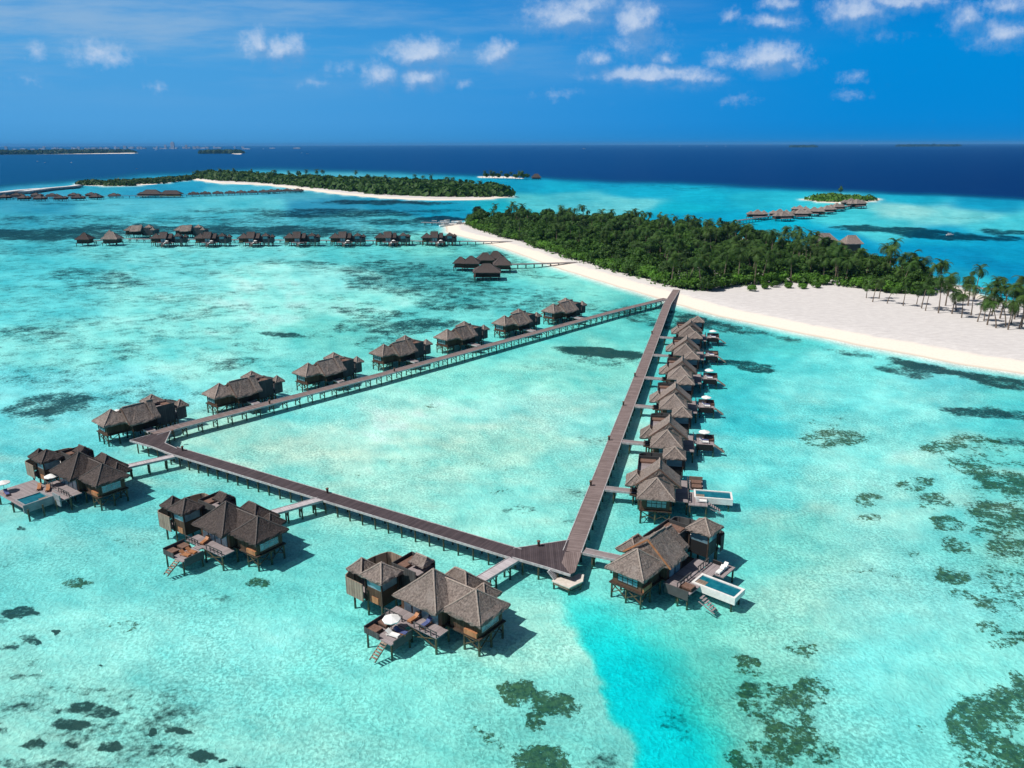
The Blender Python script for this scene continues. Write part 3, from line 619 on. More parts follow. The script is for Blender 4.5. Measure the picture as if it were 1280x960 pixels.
def villa(name, kind, mir, th='thatch', rg='ridge', deck='plain', far=False):
    """thatched villa on piles. local x points to the boardwalk, local y from the bedroom pavilion towards the bathroom wing"""
    root = empty(name, (0,0,0))
    L = 19.2 if kind == 'hip' else 17.0
    lay = kind == 'gable' and mir > 0
    if lay: L = 15.4
    tx, ty = (-2.4, 9.9) if lay else (-2.9, 13.4)
    seed = {'hip':1,'gable':2}[kind]+(5 if mir < 0 else 0)
    # floors
    MB().box(-2.6,2.6,-2.6,2.6,DZ-.3,DZ).box(-3.2,3.6,2.6,8.2 if lay else 10.4,DZ-.3,DZ).box(3.6,4.4,2.9,6.2,DZ-.3,DZ).build('floor_platform', M['dark_wood'], root, mir)
    MB().box(-5.3,-3.2,1.8,8.2 if lay else 10.6,DZ-.24,DZ).build('terrace', M['decky'], root, mir)
    # bedroom pavilion
    MB().box(-2.25,2.25,-2.25,2.25,DZ,5.45).build('wall', M['wall'], root, mir)
    MB().box(-2.55,-2.25,-2.1,-.1,DZ-.5,DZ+.75).build('bay_panel', M['honey'], root, mir)
    wn = MB()
    for i in range(5): wn.box(-1.7+i*.78-.04, -1.7+i*.78+.04, -2.33, -2.25, 3.35, 5.0)
    wn.box(-1.74,1.46,-2.33,-2.25,3.31,3.39).box(-1.74,1.46,-2.33,-2.25,4.14,4.22).box(-1.74,1.46,-2.33,-2.25,4.96,5.04)
    wf = wn.build('window', M['dark_wood' if kind != 'hip' else 'kerb'], root, mir)
    MB().box(-1.66,1.38,-2.29,-2.252,3.4,4.95).build('pane', M['glass'], wf, mir)
    roof(root, mir, 0,0,3.05,3.1,5.35,8.15, th=th, rg=rg, seed=seed)
    # living pavilion
    MB().box(-2.2 if lay else -3.1,4.2 if lay else 3.2,2.3 if lay else 2.9,(7.6 if lay else 9.8) if mir > 0 else 6.9,DZ,5.3 if lay else 5.6).build('wall', M['wallx'], root, mir)
    dw = MB()
    for i in range(4 if mir > 0 else 2): dw.box(-3.2,-3.1, 3.5+i*1.5, 4.7+i*1.5, DZ+.05, 5.1)
    dg = dw.build('sliding_door', M['glass'], root, mir)
    if kind == 'hip':
        roof(root, mir, -.7,6.3,3.75,3.7,5.55,9.2, th=th, rg=rg, seed=seed+1)
        roof(root, mir, .2,3.0,2.3,2.6,5.6,7.75, ry=2.55, th=th, rg=rg, seed=seed+2, hips=False)
        roof(root, mir, 2.9,5.0,2.5,3.2,5.25,7.7, ry=.9, th=th, rg=rg, seed=seed+3)
        roof(root, mir, 3.2,1.4,1.7,1.7,5.0,6.75, th=th, rg=rg, seed=seed+4)
    elif mir < 0:
        ro = roof(root, mir, -.3,4.5,3.75,2.35,5.5,9.0, ry=2.1, th=th, rg=rg, seed=seed+1, hips=False)
        br = MB()
        for sx in (-1, 1): br.bar((-.3,2.0,8.9),(-.3+sx*3.75,2.0,5.35),.10,.24)
        br.build('barge_board', M['honey' if deck == 'pool_near' else 'cushion'], ro, mir)
        if deck == 'pool_near' or far: roof(root, mir, .2,8.2,3.0,1.2,5.4,8.0, ry=1.1, th=th, rg=rg, seed=seed+2, hips=False)
        roof(root, mir, 3.4,4.9,1.8,2.2,4.9,6.7, ry=.8, th=th, rg=rg, seed=seed+4)
    else:
        ro = roof(root, mir, 1.7,4.0,3.4,2.6,5.1,8.5, ry=2.4, th=th, rg=rg, seed=seed+1, hips=False)
        br = MB()
        for sx in (-1, 1): br.bar((1.7,1.35,8.4),(1.7+sx*3.4,1.35,5.0),.10,.24)
        br.build('barge_board', M['cushion'], ro, mir)
        roof(root, mir, 2.2,7.35,3.1,.72,5.3,8.9, ry=.68, th=th, rg=rg, seed=seed+2, hips=False)
        roof(root, mir, .5,1.9,2.5,1.5,5.2,7.3, ry=1.45, th=th, rg=rg, seed=seed+3, hips=False)
        roof(root, mir, 3.5,3.5,1.7,1.9,4.95,6.8, ry=.02, th=th, rg=rg, seed=seed+4, hips=False)
    # service block with roof terrace
    ya = (8.1 if lay else 9.8) if mir > 0 else 7.0; yb = 12.4 if lay else 14.1; xa, xb = (-1.2, 2.8) if lay else (-.4, 3.4); zt = 6.15 if mir > 0 else 5.0; yd = 9.9 if mir > 0 else 9.0
    MB().box(xa,xb,ya,yb,DZ-1.3 if lay else DZ-.5,zt).build('wall', M['grey_wall'], root, mir)
    pr = MB()
    pr.box(xa,xa+.12,ya,yb,zt,zt+.9).box(xb-.12,xb,ya,yb,zt,zt+.9).box(xa+.12,xb-.12,yb-.12,yb,zt,zt+.9)
    pr.build('parapet', M['grey_wall'], root, mir)
    MB().box(xa+.12,xb-.12,ya+.1,yb-.12,zt+.005,zt+.07).build('roof_terrace', M['decky'], root, mir)
    db = MB().box(xa+.7,xb-.3,yb-1.8,yb-.4,zt+.07,zt+.45)
    db.build('rooftop_daybed', M['cushion'], root, mir)
    if kind == 'hip': roof(root, mir, 2.0,10.9,1.2,1.3,7.3,8.2, ry=1.0, th=th, rg=rg, seed=seed+8, hips=False)
    # tower with lookout roof
    tw = MB()
    for sx in (tx-1.5,tx+1.5):
        for sy in (ty-1.5,ty+1.5): MB().box(sx-.09,sx+.09,sy-.09,sy+.09,DZ-.4,7.2).build('corner_post', M['dark_wood'], root, mir)
    MB().box(tx-1.4,tx+1.4,ty-1.4,ty+1.4,DZ-.3,5.0).build('wall', M['wall' if kind == 'hip' else 'grey_wall'], root, mir)
    if kind == 'hip': MB().box(tx-1.46,tx-1.38,ty-.7,ty+.5,DZ-.2,3.7).build('bay_panel', M['honey'], root, mir)
    MB().box(tx-1.35,tx+1.35,ty-1.35,ty+1.35,5.0,6.9).build('glazing', M['glass'], root, mir)
    roof(root, mir, tx,ty,2.05,2.05,6.9,8.6, th=th, rg=rg, seed=seed+5)
    # bathroom wing, open to the sky behind a curved board fence
    fw = MB(); pts = [(-4.9,12.6 if lay else 14.9)]
    for k in range(9):
        a = math.pi*k/8; pts.append((-.75-4.1*math.cos(a), L-1.1+1.1*math.sin(a)))
    pts.append((3.35,12.4 if lay else 14.2))
    for k in range(len(pts)-1): fw.bar((pts[k][0],pts[k][1],4.0),(pts[k+1][0],pts[k+1][1],4.0),.12,2.9)
    fw.build('board_fence', M['fence' if kind == 'hip' else 'grey_wall'], root, mir)
    MB().prism([(-4.4,12.6 if lay else 14.9),(3.3,12.4 if lay else 14.2),(3.2,L-1.4),(.5,L-.2),(-2,L-.2),(-4.4,L-1.5)], 2.5, 2.75).build('bath_floor', M['decky'], root, mir)
    MB().box(-.2,2.2,L-2.4,L-1.4,2.75,3.5).build('bathtub', M['poolrim'], root, mir)
    if kind == 'hip': roof(root, mir, -2.4,L-1.6,1.6,1.5,5.9,7.5, th=th, rg=rg, seed=seed+6)
    elif mir > 0 or far: roof(root, mir, 2.0,L-1.3,1.35,1.35,5.7,7.2, th=th, rg=rg, seed=seed+6)
    # piles
    spots = [(-2.3,-2.3),(0,-2.3),(2.3,-2.3),(-2.3,0),(2.3,0),(-2.3,2.6),(0,2.6),(2.8,2.8),(-3,5.2),(0,5.4),(3.3,5.2),(-3,8),(0,8),(3.3,8),(-3,10.3),(.2,10.3),(3.2,10.3),
             (-5.1,2.1),(-5.1,6.2),(-5.1,10.3),(-4.2,12.2),(-1.7,12.2),(1.2,12.4),(3.2,12.6),(-4.2,14.8),(-1.5,14.8),(3.1,14.6),(-4.2,L-1.8),(-1.6,L-.5),(.8,L-.5),(3.0,L-1.6)]
    if lay: spots = [(a_, b_*.86 if b_ > 8 else b_) for a_, b_ in spots]
    if far:
        mb = MB()
        for px_, py_ in spots: mb.tube([(px_,py_,-1.0),(px_,py_,DZ-.2)], [.17,.15], 5)
        mb.build('piles', M['pile'], root, mir)
    else:
        for px_, py_ in spots:
            MB().tube([(px_,py_,-1.05),(px_,py_,DZ-.25)], [.17,.14], 6).build('pile', M['pile'], root, mir)
        br = MB()
        for (ax,ay),(bx,by) in (((-2.3,-2.3),(0,-2.3)),((0,-2.3),(2.3,-2.3)),((2.3,-2.3),(2.3,0)),((-2.3,-2.3),(-2.3,0)),((-5.1,2.1),(-5.1,6.2)),((3.3,5.2),(3.3,8)),((3.2,10.3),(3.2,12.6))):
            MB().bar((ax,ay,.1),(bx,by,DZ-.5),.13).bar((ax,ay,DZ-.5),(bx,by,.1),.13).build('cross_brace', M['pile'], root, mir)
    # terrace railing
    for y0_, y1_ in ((1.8,5.6),(7.5,10.6)):
        rl = MB(); n_ = 5
        for k in range(n_):
            yy = y0_+.08+(y1_-y0_-.16)*k/(n_-1); rl.box(-5.32,-5.22,yy-.05,yy+.05,DZ,DZ+.8)
        rl.box(-5.34,-5.2,y0_,y1_,DZ+.78,DZ+.88).build('railing', M['grey_wall'], root, mir)
    # sundeck
    if deck == 'plain':
        sy = 6.0 if kind == 'hip' else 6.3
        sd = MB().box(-9.3,-5.9,sy-.6,sy+3.9,2.25,2.45).build('sundeck', M['deck'], root, mir)
        MB().box(-9.35,-5.9,sy+3.9,sy+4.0,2.2,3.5).box(-9.35,-9.25,sy+1.4,sy+3.9,2.2,3.3).build('screen_wall', M['grey_wall'], sd, mir)
        MB().box(-9.0,-5.9,sy-.7,sy-.6,1.0,2.95).build('screen_wall', M['grey_wall'], sd, mir)
        MB().box(-5.95,-5.3,sy+.5,sy+1.9,2.45,2.65).build('step', M['deck'], root, mir)
        st = MB()
        for k in range(6): st.box(-9.6-k*.32,-9.35-k*.32, sy+.1,sy+1.0, 2.2-k*.36, 2.3-k*.36)
        st.bar((-9.3,sy+.1,2.3),(-11.4,sy+.1,.0),.08,.2); st.bar((-9.3,sy+1.0,2.3),(-11.4,sy+1.0,.0),.08,.2)
        st.build('swim_steps', M['fence'], root, mir)
        for px_, py_ in ((-9.1,sy-.4),(-6.1,sy-.4),(-9.1,sy+3.7),(-6.1,sy+3.7)):
            MB().tube([(px_,py_,-1.05),(px_,py_,2.25)], [.15,.13], 6).build('pile', M['pile'], root, mir)
    else:
        if deck == 'pool_left':    # wide terrace with sunken pool behind a tall grey wall
            MB().box(-11.6,-5.35,8.4,14.6,2.35,2.6).box(-6.9,-5.35,1.8,8.4,2.35,2.6).box(-11.65,-11.2,4.2,8.4,2.35,2.6).build('sundeck', M['deck'], root, mir)
            MB().box(-11.65,-6.9,3.95,4.18,.9,3.1).box(-6.9,-6.7,1.8,4.18,.9,3.7).build('pool_wall', M['poolgrey'], root, mir)
            pl = (-11.2,-6.9,4.2,8.4,2.60)
            ex = [(-11.3,3.3),(-9,3.3),(-6.9,3.3),(-11.3,9),(-11.3,14),(-6.5,14),(-8,9)]
        elif deck == 'pool_near':
            MB().box(-7.2,-5.35,1.4,4.6,2.25,2.5).box(-5.9,-5.35,4.6,7.6,2.25,2.5).box(-7.2,-5.35,7.6,11.2,2.25,2.5).box(-8.6,-7.2,8.6,12.2,2.25,2.5).build('sundeck', M['deck'], root, mir)
            MB().box(-7.2,-3.7,1.25,1.4,1.3,3.3).build('pool_wall', M['grey_wall'], root, mir)
            MB().box(-7.0,-5.6,11.2,11.4,2.5,3.2).build('screen_wall', M['grey_wall'], root, mir)
            pl = (-12.2,-5.9,4.6,7.6,2.62)
            ex = [(-7,1.6),(-5.6,1.6),(-7,8.6),(-8.4,11.9),(-5.6,11),(-11.6,5.0),(-11.6,7.3)]
        else:
            MB().box(-8.4,-5.35,1.2,4.2,2.25,2.5).box(-6.3,-5.35,4.2,6.4,2.25,2.5).build('sundeck', M['deck'], root, mir)
            MB().box(-7.9,-5.6,7.42,11.2,2.25,2.5).build('upper_sundeck', M['deck'], root, mir)
            MB().box(-7.9,-5.6,11.2,11.35,2.4,3.5).build('screen_wall', M['fence'], root, mir)
            pl = (-12.6,-6.3,4.2,7.4,2.62)
            ex = [(-8.2,1.5),(-5.6,1.5),(-7.6,10.8),(-5.7,10.8),(-12,4.6),(-12,7),(-8.2,6.2)]
        x0,x1,y0,y1,pz = pl
        w_ = .30
        pool = MB().box(x0,x1,y0,y0+w_,1.0,pz+.1).box(x0,x1,y1-w_,y1,1.5,pz+.1).box(x0,x0+w_,y0+w_,y1-w_,1.5,pz+.1).box(x1-w_,x1,y0+w_,y1-w_,1.5,pz+.1)
        pool.box(x0+w_,x1-w_,y0+w_,y1-w_,1.5,1.7)
        po = pool.build('pool', M['poolrim'] if deck != 'pool_left' else M['poolgrey'], root, mir)
        MB().box(x0+w_,x1-w_,y0+w_,y1-w_,1.7,pz-.12).build('pool_water', M['poolwater'], po, mir)
        st = MB()
        for k in range(4): st.box(x1-w_-.35*(k+1), x1-w_-.35*k-.04, y0+w_, y0+w_+1.2, pz-.119, pz-.05)
        st.build('pool_steps', M['fence'], po, mir)
        st = MB(); yb = 2.0
        for k in range(6): st.box(-8.8-k*.34,-8.5-k*.34, yb,yb+1.0, 2.3-k*.36, 2.4-k*.36)
        st.bar((-8.4,yb,1.5),(-10.7,yb,.0),.08,.2); st.bar((-8.4,yb+1,1.5),(-10.7,yb+1,.0),.08,.2)
        if deck != 'pool_left': st.build('swim_steps', M['deck'], root, mir)
        for px_, py_ in ex: MB().tube([(px_,py_,-1.05),(px_,py_,2.2)], [.16,.14], 6).build('pile', M['pile'], root, mir)
    settle(root)
    return root
def world_pt(C_, yaw, mir, u, v, z):
    c, s = math.cos(R(yaw)), math.sin(R(yaw)); v = v*mir
    return Vector((C_[0]+(u*c-v*s)*1.03, C_[1]+(u*s+v*c)*1.03, zm(z)*1.03 if z > 0 else z))
ordn = ['first','second','third','fourth','fifth','sixth','seventh','eighth','ninth','tenth','eleventh','twelfth','thirteenth','fourteenth','fifteenth']
# back row: seven villas along the long boardwalk
A = [(-78.8,150.5),(-66.5,172.1),(-49.3,189.2),(-34.5,208.1),(-18.5,226.0),(-2.7,244.9),(13.8,265.6)]
A = [(-85.1,158.3),(-68.8,177.1),(-52.3,194.9),(-35.9,214.4),(-19.6,233.2),(-2.4,252.6),(14.5,272.1)]
pA = villa('villa', 'gable', 1)
VIL = {}
def put(o, C_, yaw, label, group, sc_=1.03, rj=1.2):
    o.location = (C_[0], C_[1], 0); o.rotation_euler = (0,0,R(yaw+rnd.uniform(-rj,rj))); o.scale = (sc_,)*3
    tag(o, label, 'villa', group)
for i, c_ in enumerate(A):
    o = pA if i == 0 else copy_tree(pA)
    lb = ['brown thatched stilt villa beside the corner platform at the seaward end of the long boardwalk', '', '', '', '', '', 'last brown thatched stilt villa of the long boardwalk, nearest the white beach'][i]
    put(o, c_, -41, lb or '%s brown thatched stilt villa from the corner platform along the long boardwalk' % ordn[i], 'stilt villas along the long boardwalk', 1.0)
# front: three large villas
Bs = [((-4.6,87.0),53), ((-38.3,107.5),55), ((-71.9,128.1),54)]
b1 = villa('villa', 'hip', 1); put(b1, Bs[0][0], 53, 'large stilt villa with light brown thatch and white parasol deck beside the triangular platform', 'large stilt villas off the front boardwalk', 1.03, 0)
b2 = villa('villa', 'hip', 1, 'thatch_old', 'ridge_old'); put(b2, Bs[1][0], 55, 'large dark grey thatched villa with honey wooden loungers, middle of the front boardwalk', 'large stilt villas off the front boardwalk', 1.03, 0)
b3 = villa('villa', 'hip', 1, 'thatch_old', 'ridge_old', deck='pool_left'); put(b3, Bs[2][0], 54, 'dark thatched villa with a wide grey pool terrace at the seaward corner', 'large stilt villas off the front boardwalk', 1.03, 0)
# right column
C1 = (17.2,97.2); Cs = [(a*1.029, b_*1.029) for a, b_ in [(23.5,117.9),(29.4,140.2),(35.1,162.6),(41.1,184.9),(47.0,207.3),(52.7,228.5)]]
c1 = villa('villa', 'gable', -1, deck='pool_near'); put(c1, C1, 139, 'big brown thatched villa with white rimmed pool, nearest of the straight boardwalk', 'stilt villas along the straight boardwalk', 1.03, 0)
c2 = villa('villa', 'gable', -1, deck='pool_far'); put(c2, Cs[0], 169, 'thatched villa with narrow white edged pool, second from the triangular platform', 'stilt villas along the straight boardwalk', 1.03, 0)
c3 = villa('villa', 'gable', -1)
for i, c_ in enumerate(Cs[1:]):
    o = c3 if i == 0 else copy_tree(c3)
    put(o, c_, 169, '%s thatched villa from the triangular platform along the straight boardwalk' % ordn[i+2] if i < 4 else 'thatched villa of the straight boardwalk closest to the beach', 'stilt villas along the straight boardwalk')
# far-left row
dproto = villa('villa', 'gable', -1, 'thatch_old', 'ridge_old', far=True)
for i, px_ in enumerate((197,252,306,363,420,476,534)):
    o = dproto if i == 0 else copy_tree(dproto)
    p_ = at(px_, 301.5, 1.7)
    put(o, p_, 90, '%s dark stilt villa from the left in the distant row joined to the beach jetty' % ordn[i] if i < 6 else 'dark stilt villa at the beach end of the distant jetty row', 'dark stilt villas along the distant jetty', 1.1)
for i, (px_, py_) in enumerate(((165,291.5),(227,291.5))):
    o = villa('villa', 'gable', 1, 'thatch', 'ridge', far=True) if i == 0 else copy_tree(o)
    put(o, at(px_,py_,1.7), -90, ['brown thatched villa standing behind the distant jetty, left one of two', 'brown thatched villa standing behind the distant jetty, right one of two'][i], 'brown villas behind the distant jetty', 1.15)

# ------------------------------------------------------------------ simple thatched halls
def hall(name, roofs, th='thatch_old', rg='ridge_old', base=2.2, ext=None):
    root = empty(name, (0,0,0))
    for k, (cx,cy,hx,hy,ez,az,rx,ry) in enumerate(roofs):
        MB().box(cx-hx*.78,cx+hx*.78,cy-hy*.78,cy+hy*.78,base,ez-.1+.002*k).build('wall', M['wall'], root)
        o = roof(root, 1, cx,cy,hx,hy,ez,az, rx=rx, ry=ry, th=th, rg=rg, seed=k+20)
    fl = MB(); pl = MB()
    for k, (cx,cy,hx,hy,ez,az,rx,ry) in enumerate(roofs):
        fl.box(cx-hx*.95,cx+hx*.95,cy-hy*.95,cy+hy*.95,base-.35-.004*k,base-.004*k)
        nx, ny = max(2,int(hx/1.6)), max(2,int(hy/1.6))
        for i in range(nx):
            for j in range(ny):
                X_, Y_ = cx-hx*.85+hx*1.7*i/(nx-1), cy-hy*.85+hy*1.7*j/(ny-1)
                pl.tube([(X_,Y_,-1.0),(X_,Y_,base-.3)], [.2,.2], 5)
    fl.build('floor_platform', M['dark_wood'], root); pl.build('piles', M['pile'], root); settle(root)
    return root
# pavilion cluster near the beach jetty
specs = [((584,331),(6.0,5.2),'two-ridged'),((607,327),(4.6,4.4),''),((620,325),(4.4,4.0),''),((609,342),(6.6,5.4),''),((628,333),(4.6,4.8),'')]
labs = ['wide thatched hall at the left of the overwater pavilion cluster','small thatched pavilion at the back of the cluster beside the wide hall','small thatched pavilion at the rear of the cluster nearest the island','large thatched hall at the front of the overwater pavilion cluster','thatched pavilion where the short beach jetty meets the cluster']
for (p_, hs, _), lb in zip(specs, labs):
    g = at(p_[0], p_[1], 2.0)
    rf = [(0,0,hs[0],hs[1],4.6,8.4,hs[0]*.25,.02)]
    if hs[0] == 6.0: rf = [(-3.2,.6,3.6,4.2,4.6,7.6,.5,.02),(2.2,-.4,4.6,4.8,4.7,8.3,.6,.02)]
    o = hall('pavilion', rf); o.location = (g.x,g.y,0); o.rotation_euler = (0,0,R(rnd.uniform(-8,8)))
    tag(o, lb, 'pavilion', 'thatched pavilions of the overwater cluster')
# two huts at the left end of the far jetty
g = at(107,300,2.2); o = hall('pavilion', [(0,0,4.6,4.2,5.0,9.2,.6,.02)]); o.location = (g.x,g.y,0); tag(o, 'lone square thatched hut at the far left end of the distant jetty', 'pavilion')
g = at(141,299.5,2.2); o = hall('pavilion', [(0,0,5.4,4.6,5.0,9.6,1.2,.02),(-2.2,2.4,2.6,2.6,7.2,10.6,.02,.02)], 'thatch', 'ridge'); o.location = (g.x,g.y,0); tag(o, 'double-roofed thatched hut second from the left end of the distant jetty', 'pavilion')
# far rows before the second island
def scaled_copy(src, px_, py_, s, rot, label, cat, group, z=2.2):
    o = copy_tree(src); g = at(px_, py_, z); o.location = (g.x,g.y,0); o.scale = (s,)*3; o.rotation_euler = (0,0,R(rot)); tag(o, label, cat, group); return o
pF = hall('far_villa', [(0,0,5.6,4.4,4.4,7.6,1.4,.02),(5.2,1.4,3.2,3.2,4.4,6.8,.02,.02),(-5.6,1.0,2.8,2.8,4.2,6.4,.02,.02)])
fl_ = [(6,245),(22,243),(30,246),(46,243),(50,246.5),(66,243.5),(76,246.5),(93,243),(98,246),(115,242.5),(120,245),(139,243)]
for i,(px_,py_) in enumerate(fl_[:-1] ): scaled_copy(pF, px_, py_, .92, rnd.uniform(-12,12), 'tiny dark thatched overwater villa on the left of the long roofed hall', 'villa', 'tiny overwater villas left of the long hall')
for i, px_ in enumerate((242.5,257,272.5,288,302,316,330,340,348,359.5)):
    scaled_copy(pF, px_, 241.2-i*.42, .80, rnd.uniform(-12,12), 'tiny dark thatched overwater villa in front of the second island beach', 'villa', 'tiny overwater villas before the second island')
g = at(373,237.6,2.2); pF.location = (g.x,g.y,0); pF.scale = (.85,)*3
tag(pF, 'last tiny thatched villa of the far row, at the end near the open lagoon', 'villa')
g = at(143,243,2.2); o = copy_tree(pF); o.location = (g.x,g.y,0); tag(o, 'tiny thatched villa immediately left of the long roofed hall', 'villa')
o = hall('long_hall', [(-12,-1,13,6,5.0,10.5,6,.02),(12,-1,13,6,4.8,9.5,7,.02),(-25,0,4,4,4.6,7.4,.02,.02)]); g = at(203,242.5,2.2); o.location = (g.x,g.y,0)
tag(o, 'long dark hall with two humped thatched roofs in the far lagoon', 'hall')
MB().box(-28,26,-7.4,-6.9,1.0,1.5).build('jetty_edge', simple('yellow edge', (.45,.38,.12), (.6,.5,.2)), o)
g = at(671,222.8,2.2); o = hall('pavilion', [(0,0,9,7,5.0,12,3,.02)]); o.location = (g.x,g.y,0); tag(o, 'single dark thatched hut standing alone at the tip of the reef spit', 'pavilion')
# right island villas
pG = hall('lagoon_villa', [(0,0,4.8,4.4,5.0,8.8,.8,.02),(5.6,.8,3.4,3.4,5.0,8.2,.02,.02),(-5.0,1.6,3.2,3.2,4.8,7.6,.02,.02)], 'thatch', 'ridge')
MB().box(-5,4,-7.5,-4.4,1.7,1.95).build('sundeck', M['deck'], pG)
gl_ = [(947,270.3,1.0),(975,269.5,1.0),(980,272.5,1.0),(1000,263.5,.9),(1001,269.8,1.05),(1018,266.8,1.0),(1034,264.2,.95),(1046,261.0,.95),(1064,255.8,1.05),(1072,257.6,1.1)]
glab = ['grey-brown lagoon villa standing apart at the left end of the right-hand island row','', '', '', '', '', '', '', 'lagoon villa tucked behind the last one at the small sandy islet','lagoon villa at the right end of the row beside the small sandy islet']
for i,(px_,py_,s) in enumerate(gl_):
    if i == 0:
        o = pG; g = at(px_,py_,2.2); o.location = (g.x,g.y,0)
    else: o = scaled_copy(pG, px_, py_, s, rnd.uniform(-25,25), None, None, None)
    tag(o, glab[i] or '%s lagoon villa from the left in the row running to the small sandy islet' % ordn[i], 'villa', 'lagoon villas of the right-hand row')
# roofs among the trees
for px_,py_,hx,lb in ((1028,311,7.5,'large thatched roof showing above the palms on the island, left one of two'),(1063,314,5.0,'smaller peaked thatched roof rising from the palms on the island')):
    o = hall('beach_house', [(0,0,hx,5.5,8.2,12.8,hx*.45,.02)], 'thatch', 'ridge', base=1.9); g = at(px_,py_,2.2); o.location = (g.x,g.y,0); tag(o, lb, 'house', 'thatched houses among the island trees')
# ------------------------------------------------------------------ boardwalks
def walkway(name, pts, width, z, m_, spacing=4.0, kerb=True, pile=True, shared={}, label=None, cat='boardwalk', group=None, braced=True, many=True, floor=-1.0):
    root = empty(name, (pts[0][0], pts[0][1], 0)); o0 = Vector((pts[0][0], pts[0][1], 0))
    P = [Vector((p[0],p[1],0))-o0 for p in pts]
    nt = 0; trall = MB()
    for k in range(len(P)-1):
        a, b = P[k], P[k+1]; d = (b-a); L_ = d.length; yaw = math.atan2(d.y, d.x)
        dk = MB().box(0, L_, -width/2, width/2, z-.16, z).build('deck', M[m_], root); dk.location = a; dk.rotation_euler = (0,0,yaw)
        if kerb:
            for s in (-1, 1):
                kb = MB().box(0, L_, s*width/2-.06, s*width/2+.06, z-.30, z+.07).build('kerb', M['kerb'], root); kb.location = a; kb.rotation_euler = (0,0,yaw)
        if pile:
            n = max(2, int(L_/spacing))
            for i in range(n):
                q = (i+.5)/n*L_
                mb = trall if not many else MB()
                off = (a+Vector((math.cos(yaw),math.sin(yaw),0))*q)
                def W(x_, y_, z_): return (x_,y_,z_) if many else tuple(off+Vector((-math.sin(yaw)*y_, math.cos(yaw)*y_, z_)))
                w2 = width/2-.3
                key = (round(width,2), round(z,2), braced, floor)
                if many and key in shared:
                    o = bpy.data.objects.new('trestle', shared[key]); C.objects.link(o); o.parent = root
                else:
                    for s in (-1, 1): mb.tube([W(0,s*w2,floor),W(0,s*w2,z-.4)], [.16,.13], 6)
                    mb.bar(W(0,-w2-.25,z-.5), W(0,w2+.25,z-.5), .18, .22)
                    if braced: mb.bar(W(0,-w2,.05),W(0,w2,z-.5),.1); mb.bar(W(0,w2,.05),W(0,-w2,z-.5),.1)
                    if many:
                        o = mb.build('trestle', M['pile'], root); shared[key] = o.data
                if many: o.location = off; o.rotation_euler = (0,0,yaw)
    if trall.v: trall.build('trestles', M['pile'], root)
    tag(root, label, cat, group); return root
ZD = 1.75
def g2(px_, py_, z=ZD): p_ = at(px_, py_, z); return (p_.x, p_.y)
Rn, Rf = g2(714.5,690), g2(834.75,380)
dR = (Vector(Rf)-Vector(Rn)).normalized()
Rend = g2(846,362.5)
walkway('boardwalk', [Rn, Rf, Rend], 2.75, ZD, 'walk', 3.6, label='long straight boardwalk running from the triangular platform to the beach')
FLa, FLb = g2(645,692), g2(213,560.5)
walkway('boardwalk', [FLa, FLb], 3.0, ZD, 'walk_dark', 2.7, label='dark boardwalk across the front joining the two corner platforms', braced=False)
BLp = [g2(192,541), g2(220,532.5), g2(480,466.7), g2(760,391.5), g2(833,373.5)]
walkway('boardwalk', BLp, 2.6, ZD-.004, 'walk', 3.4, label='long diagonal boardwalk behind the lagoon with villas on its far side')
# corner platforms
def platform(name, pix, z, m_, label, skip=()):
    pts = [g2(a,b,z) for a,b in pix]; cx = sum(p[0] for p in pts)/len(pts); cy = sum(p[1] for p in pts)/len(pts)
    ar = sum(pts[i-1][0]*pts[i][1]-pts[i][0]*pts[i-1][1] for i in range(len(pts)))
    if ar < 0: pts = pts[::-1]
    loc = [(p[0]-cx,p[1]-cy) for p in pts]
    root = empty(name, (cx,cy,0))
    MB().prism(loc, z-.16, z+.003).build('deck', M[m_], root)
    kb = MB()
    for i in range(len(loc)):
        a, b = loc[i-1], loc[i]
        mid = Vector((cx+(a[0]+b[0])/2, cy+(a[1]+b[1])/2))
        if any((mid-Vector(g2((s1[0]+s2[0])/2,(s1[1]+s2[1])/2,z))).length < 1.0 for s1, s2 in skip): continue
        kb.bar((a[0],a[1],z-.14),(b[0],b[1],z-.14),.14,.38)
    kb.build('kerb', M['kerb'], root)
    for i in range(len(loc)):
        a, b = Vector(loc[i-1]), Vector(loc[i]); n = max(1, int((b-a).length/2.6))
        for k in range(n):
            q = (a+(b-a)*(k+.5)/n)*.93
            MB().tube([(q.x,q.y,-1.0),(q.x,q.y,z-.3)], [.16,.13], 6).build('pile', M['pile'], root)
    tag(root, label, 'platform'); return root
platform('platform', [(641,685.5),(711,675),(704,701),(712.5,718.5),(683,709),(640,696.5)], ZD, 'walk_dark', 'dark triangular platform where the straight and front boardwalks meet', skip=[((711,675),(704,701)),((704,701),(712.5,718.5)),((640,696.5),(641,685.5))])
o = MB().prism([tuple(Vector(g2(a,b,ZD+.03))-Vector(Rn)) for a,b in [(701.5,703.5),(712,717.8),(718,715),(727,690),(706,690)]], ZD-.14, ZD+.03)
e = o.build('end_deck', M['walk'], None); e.location = (Rn[0],Rn[1],0); e.parent = [q for q in bpy.data.objects if q.name == 'boardwalk'][0]; e.location = (0,0,0)
platform('platform', [(162,549),(188,542),(213,538),(206,552.5),(221,559.5),(213,566),(190,557)], ZD+.006, 'walk_dark', 'dark bent platform at the left corner of the boardwalks', skip=[((188,542),(213,538)),((221,559.5),(213,566))])
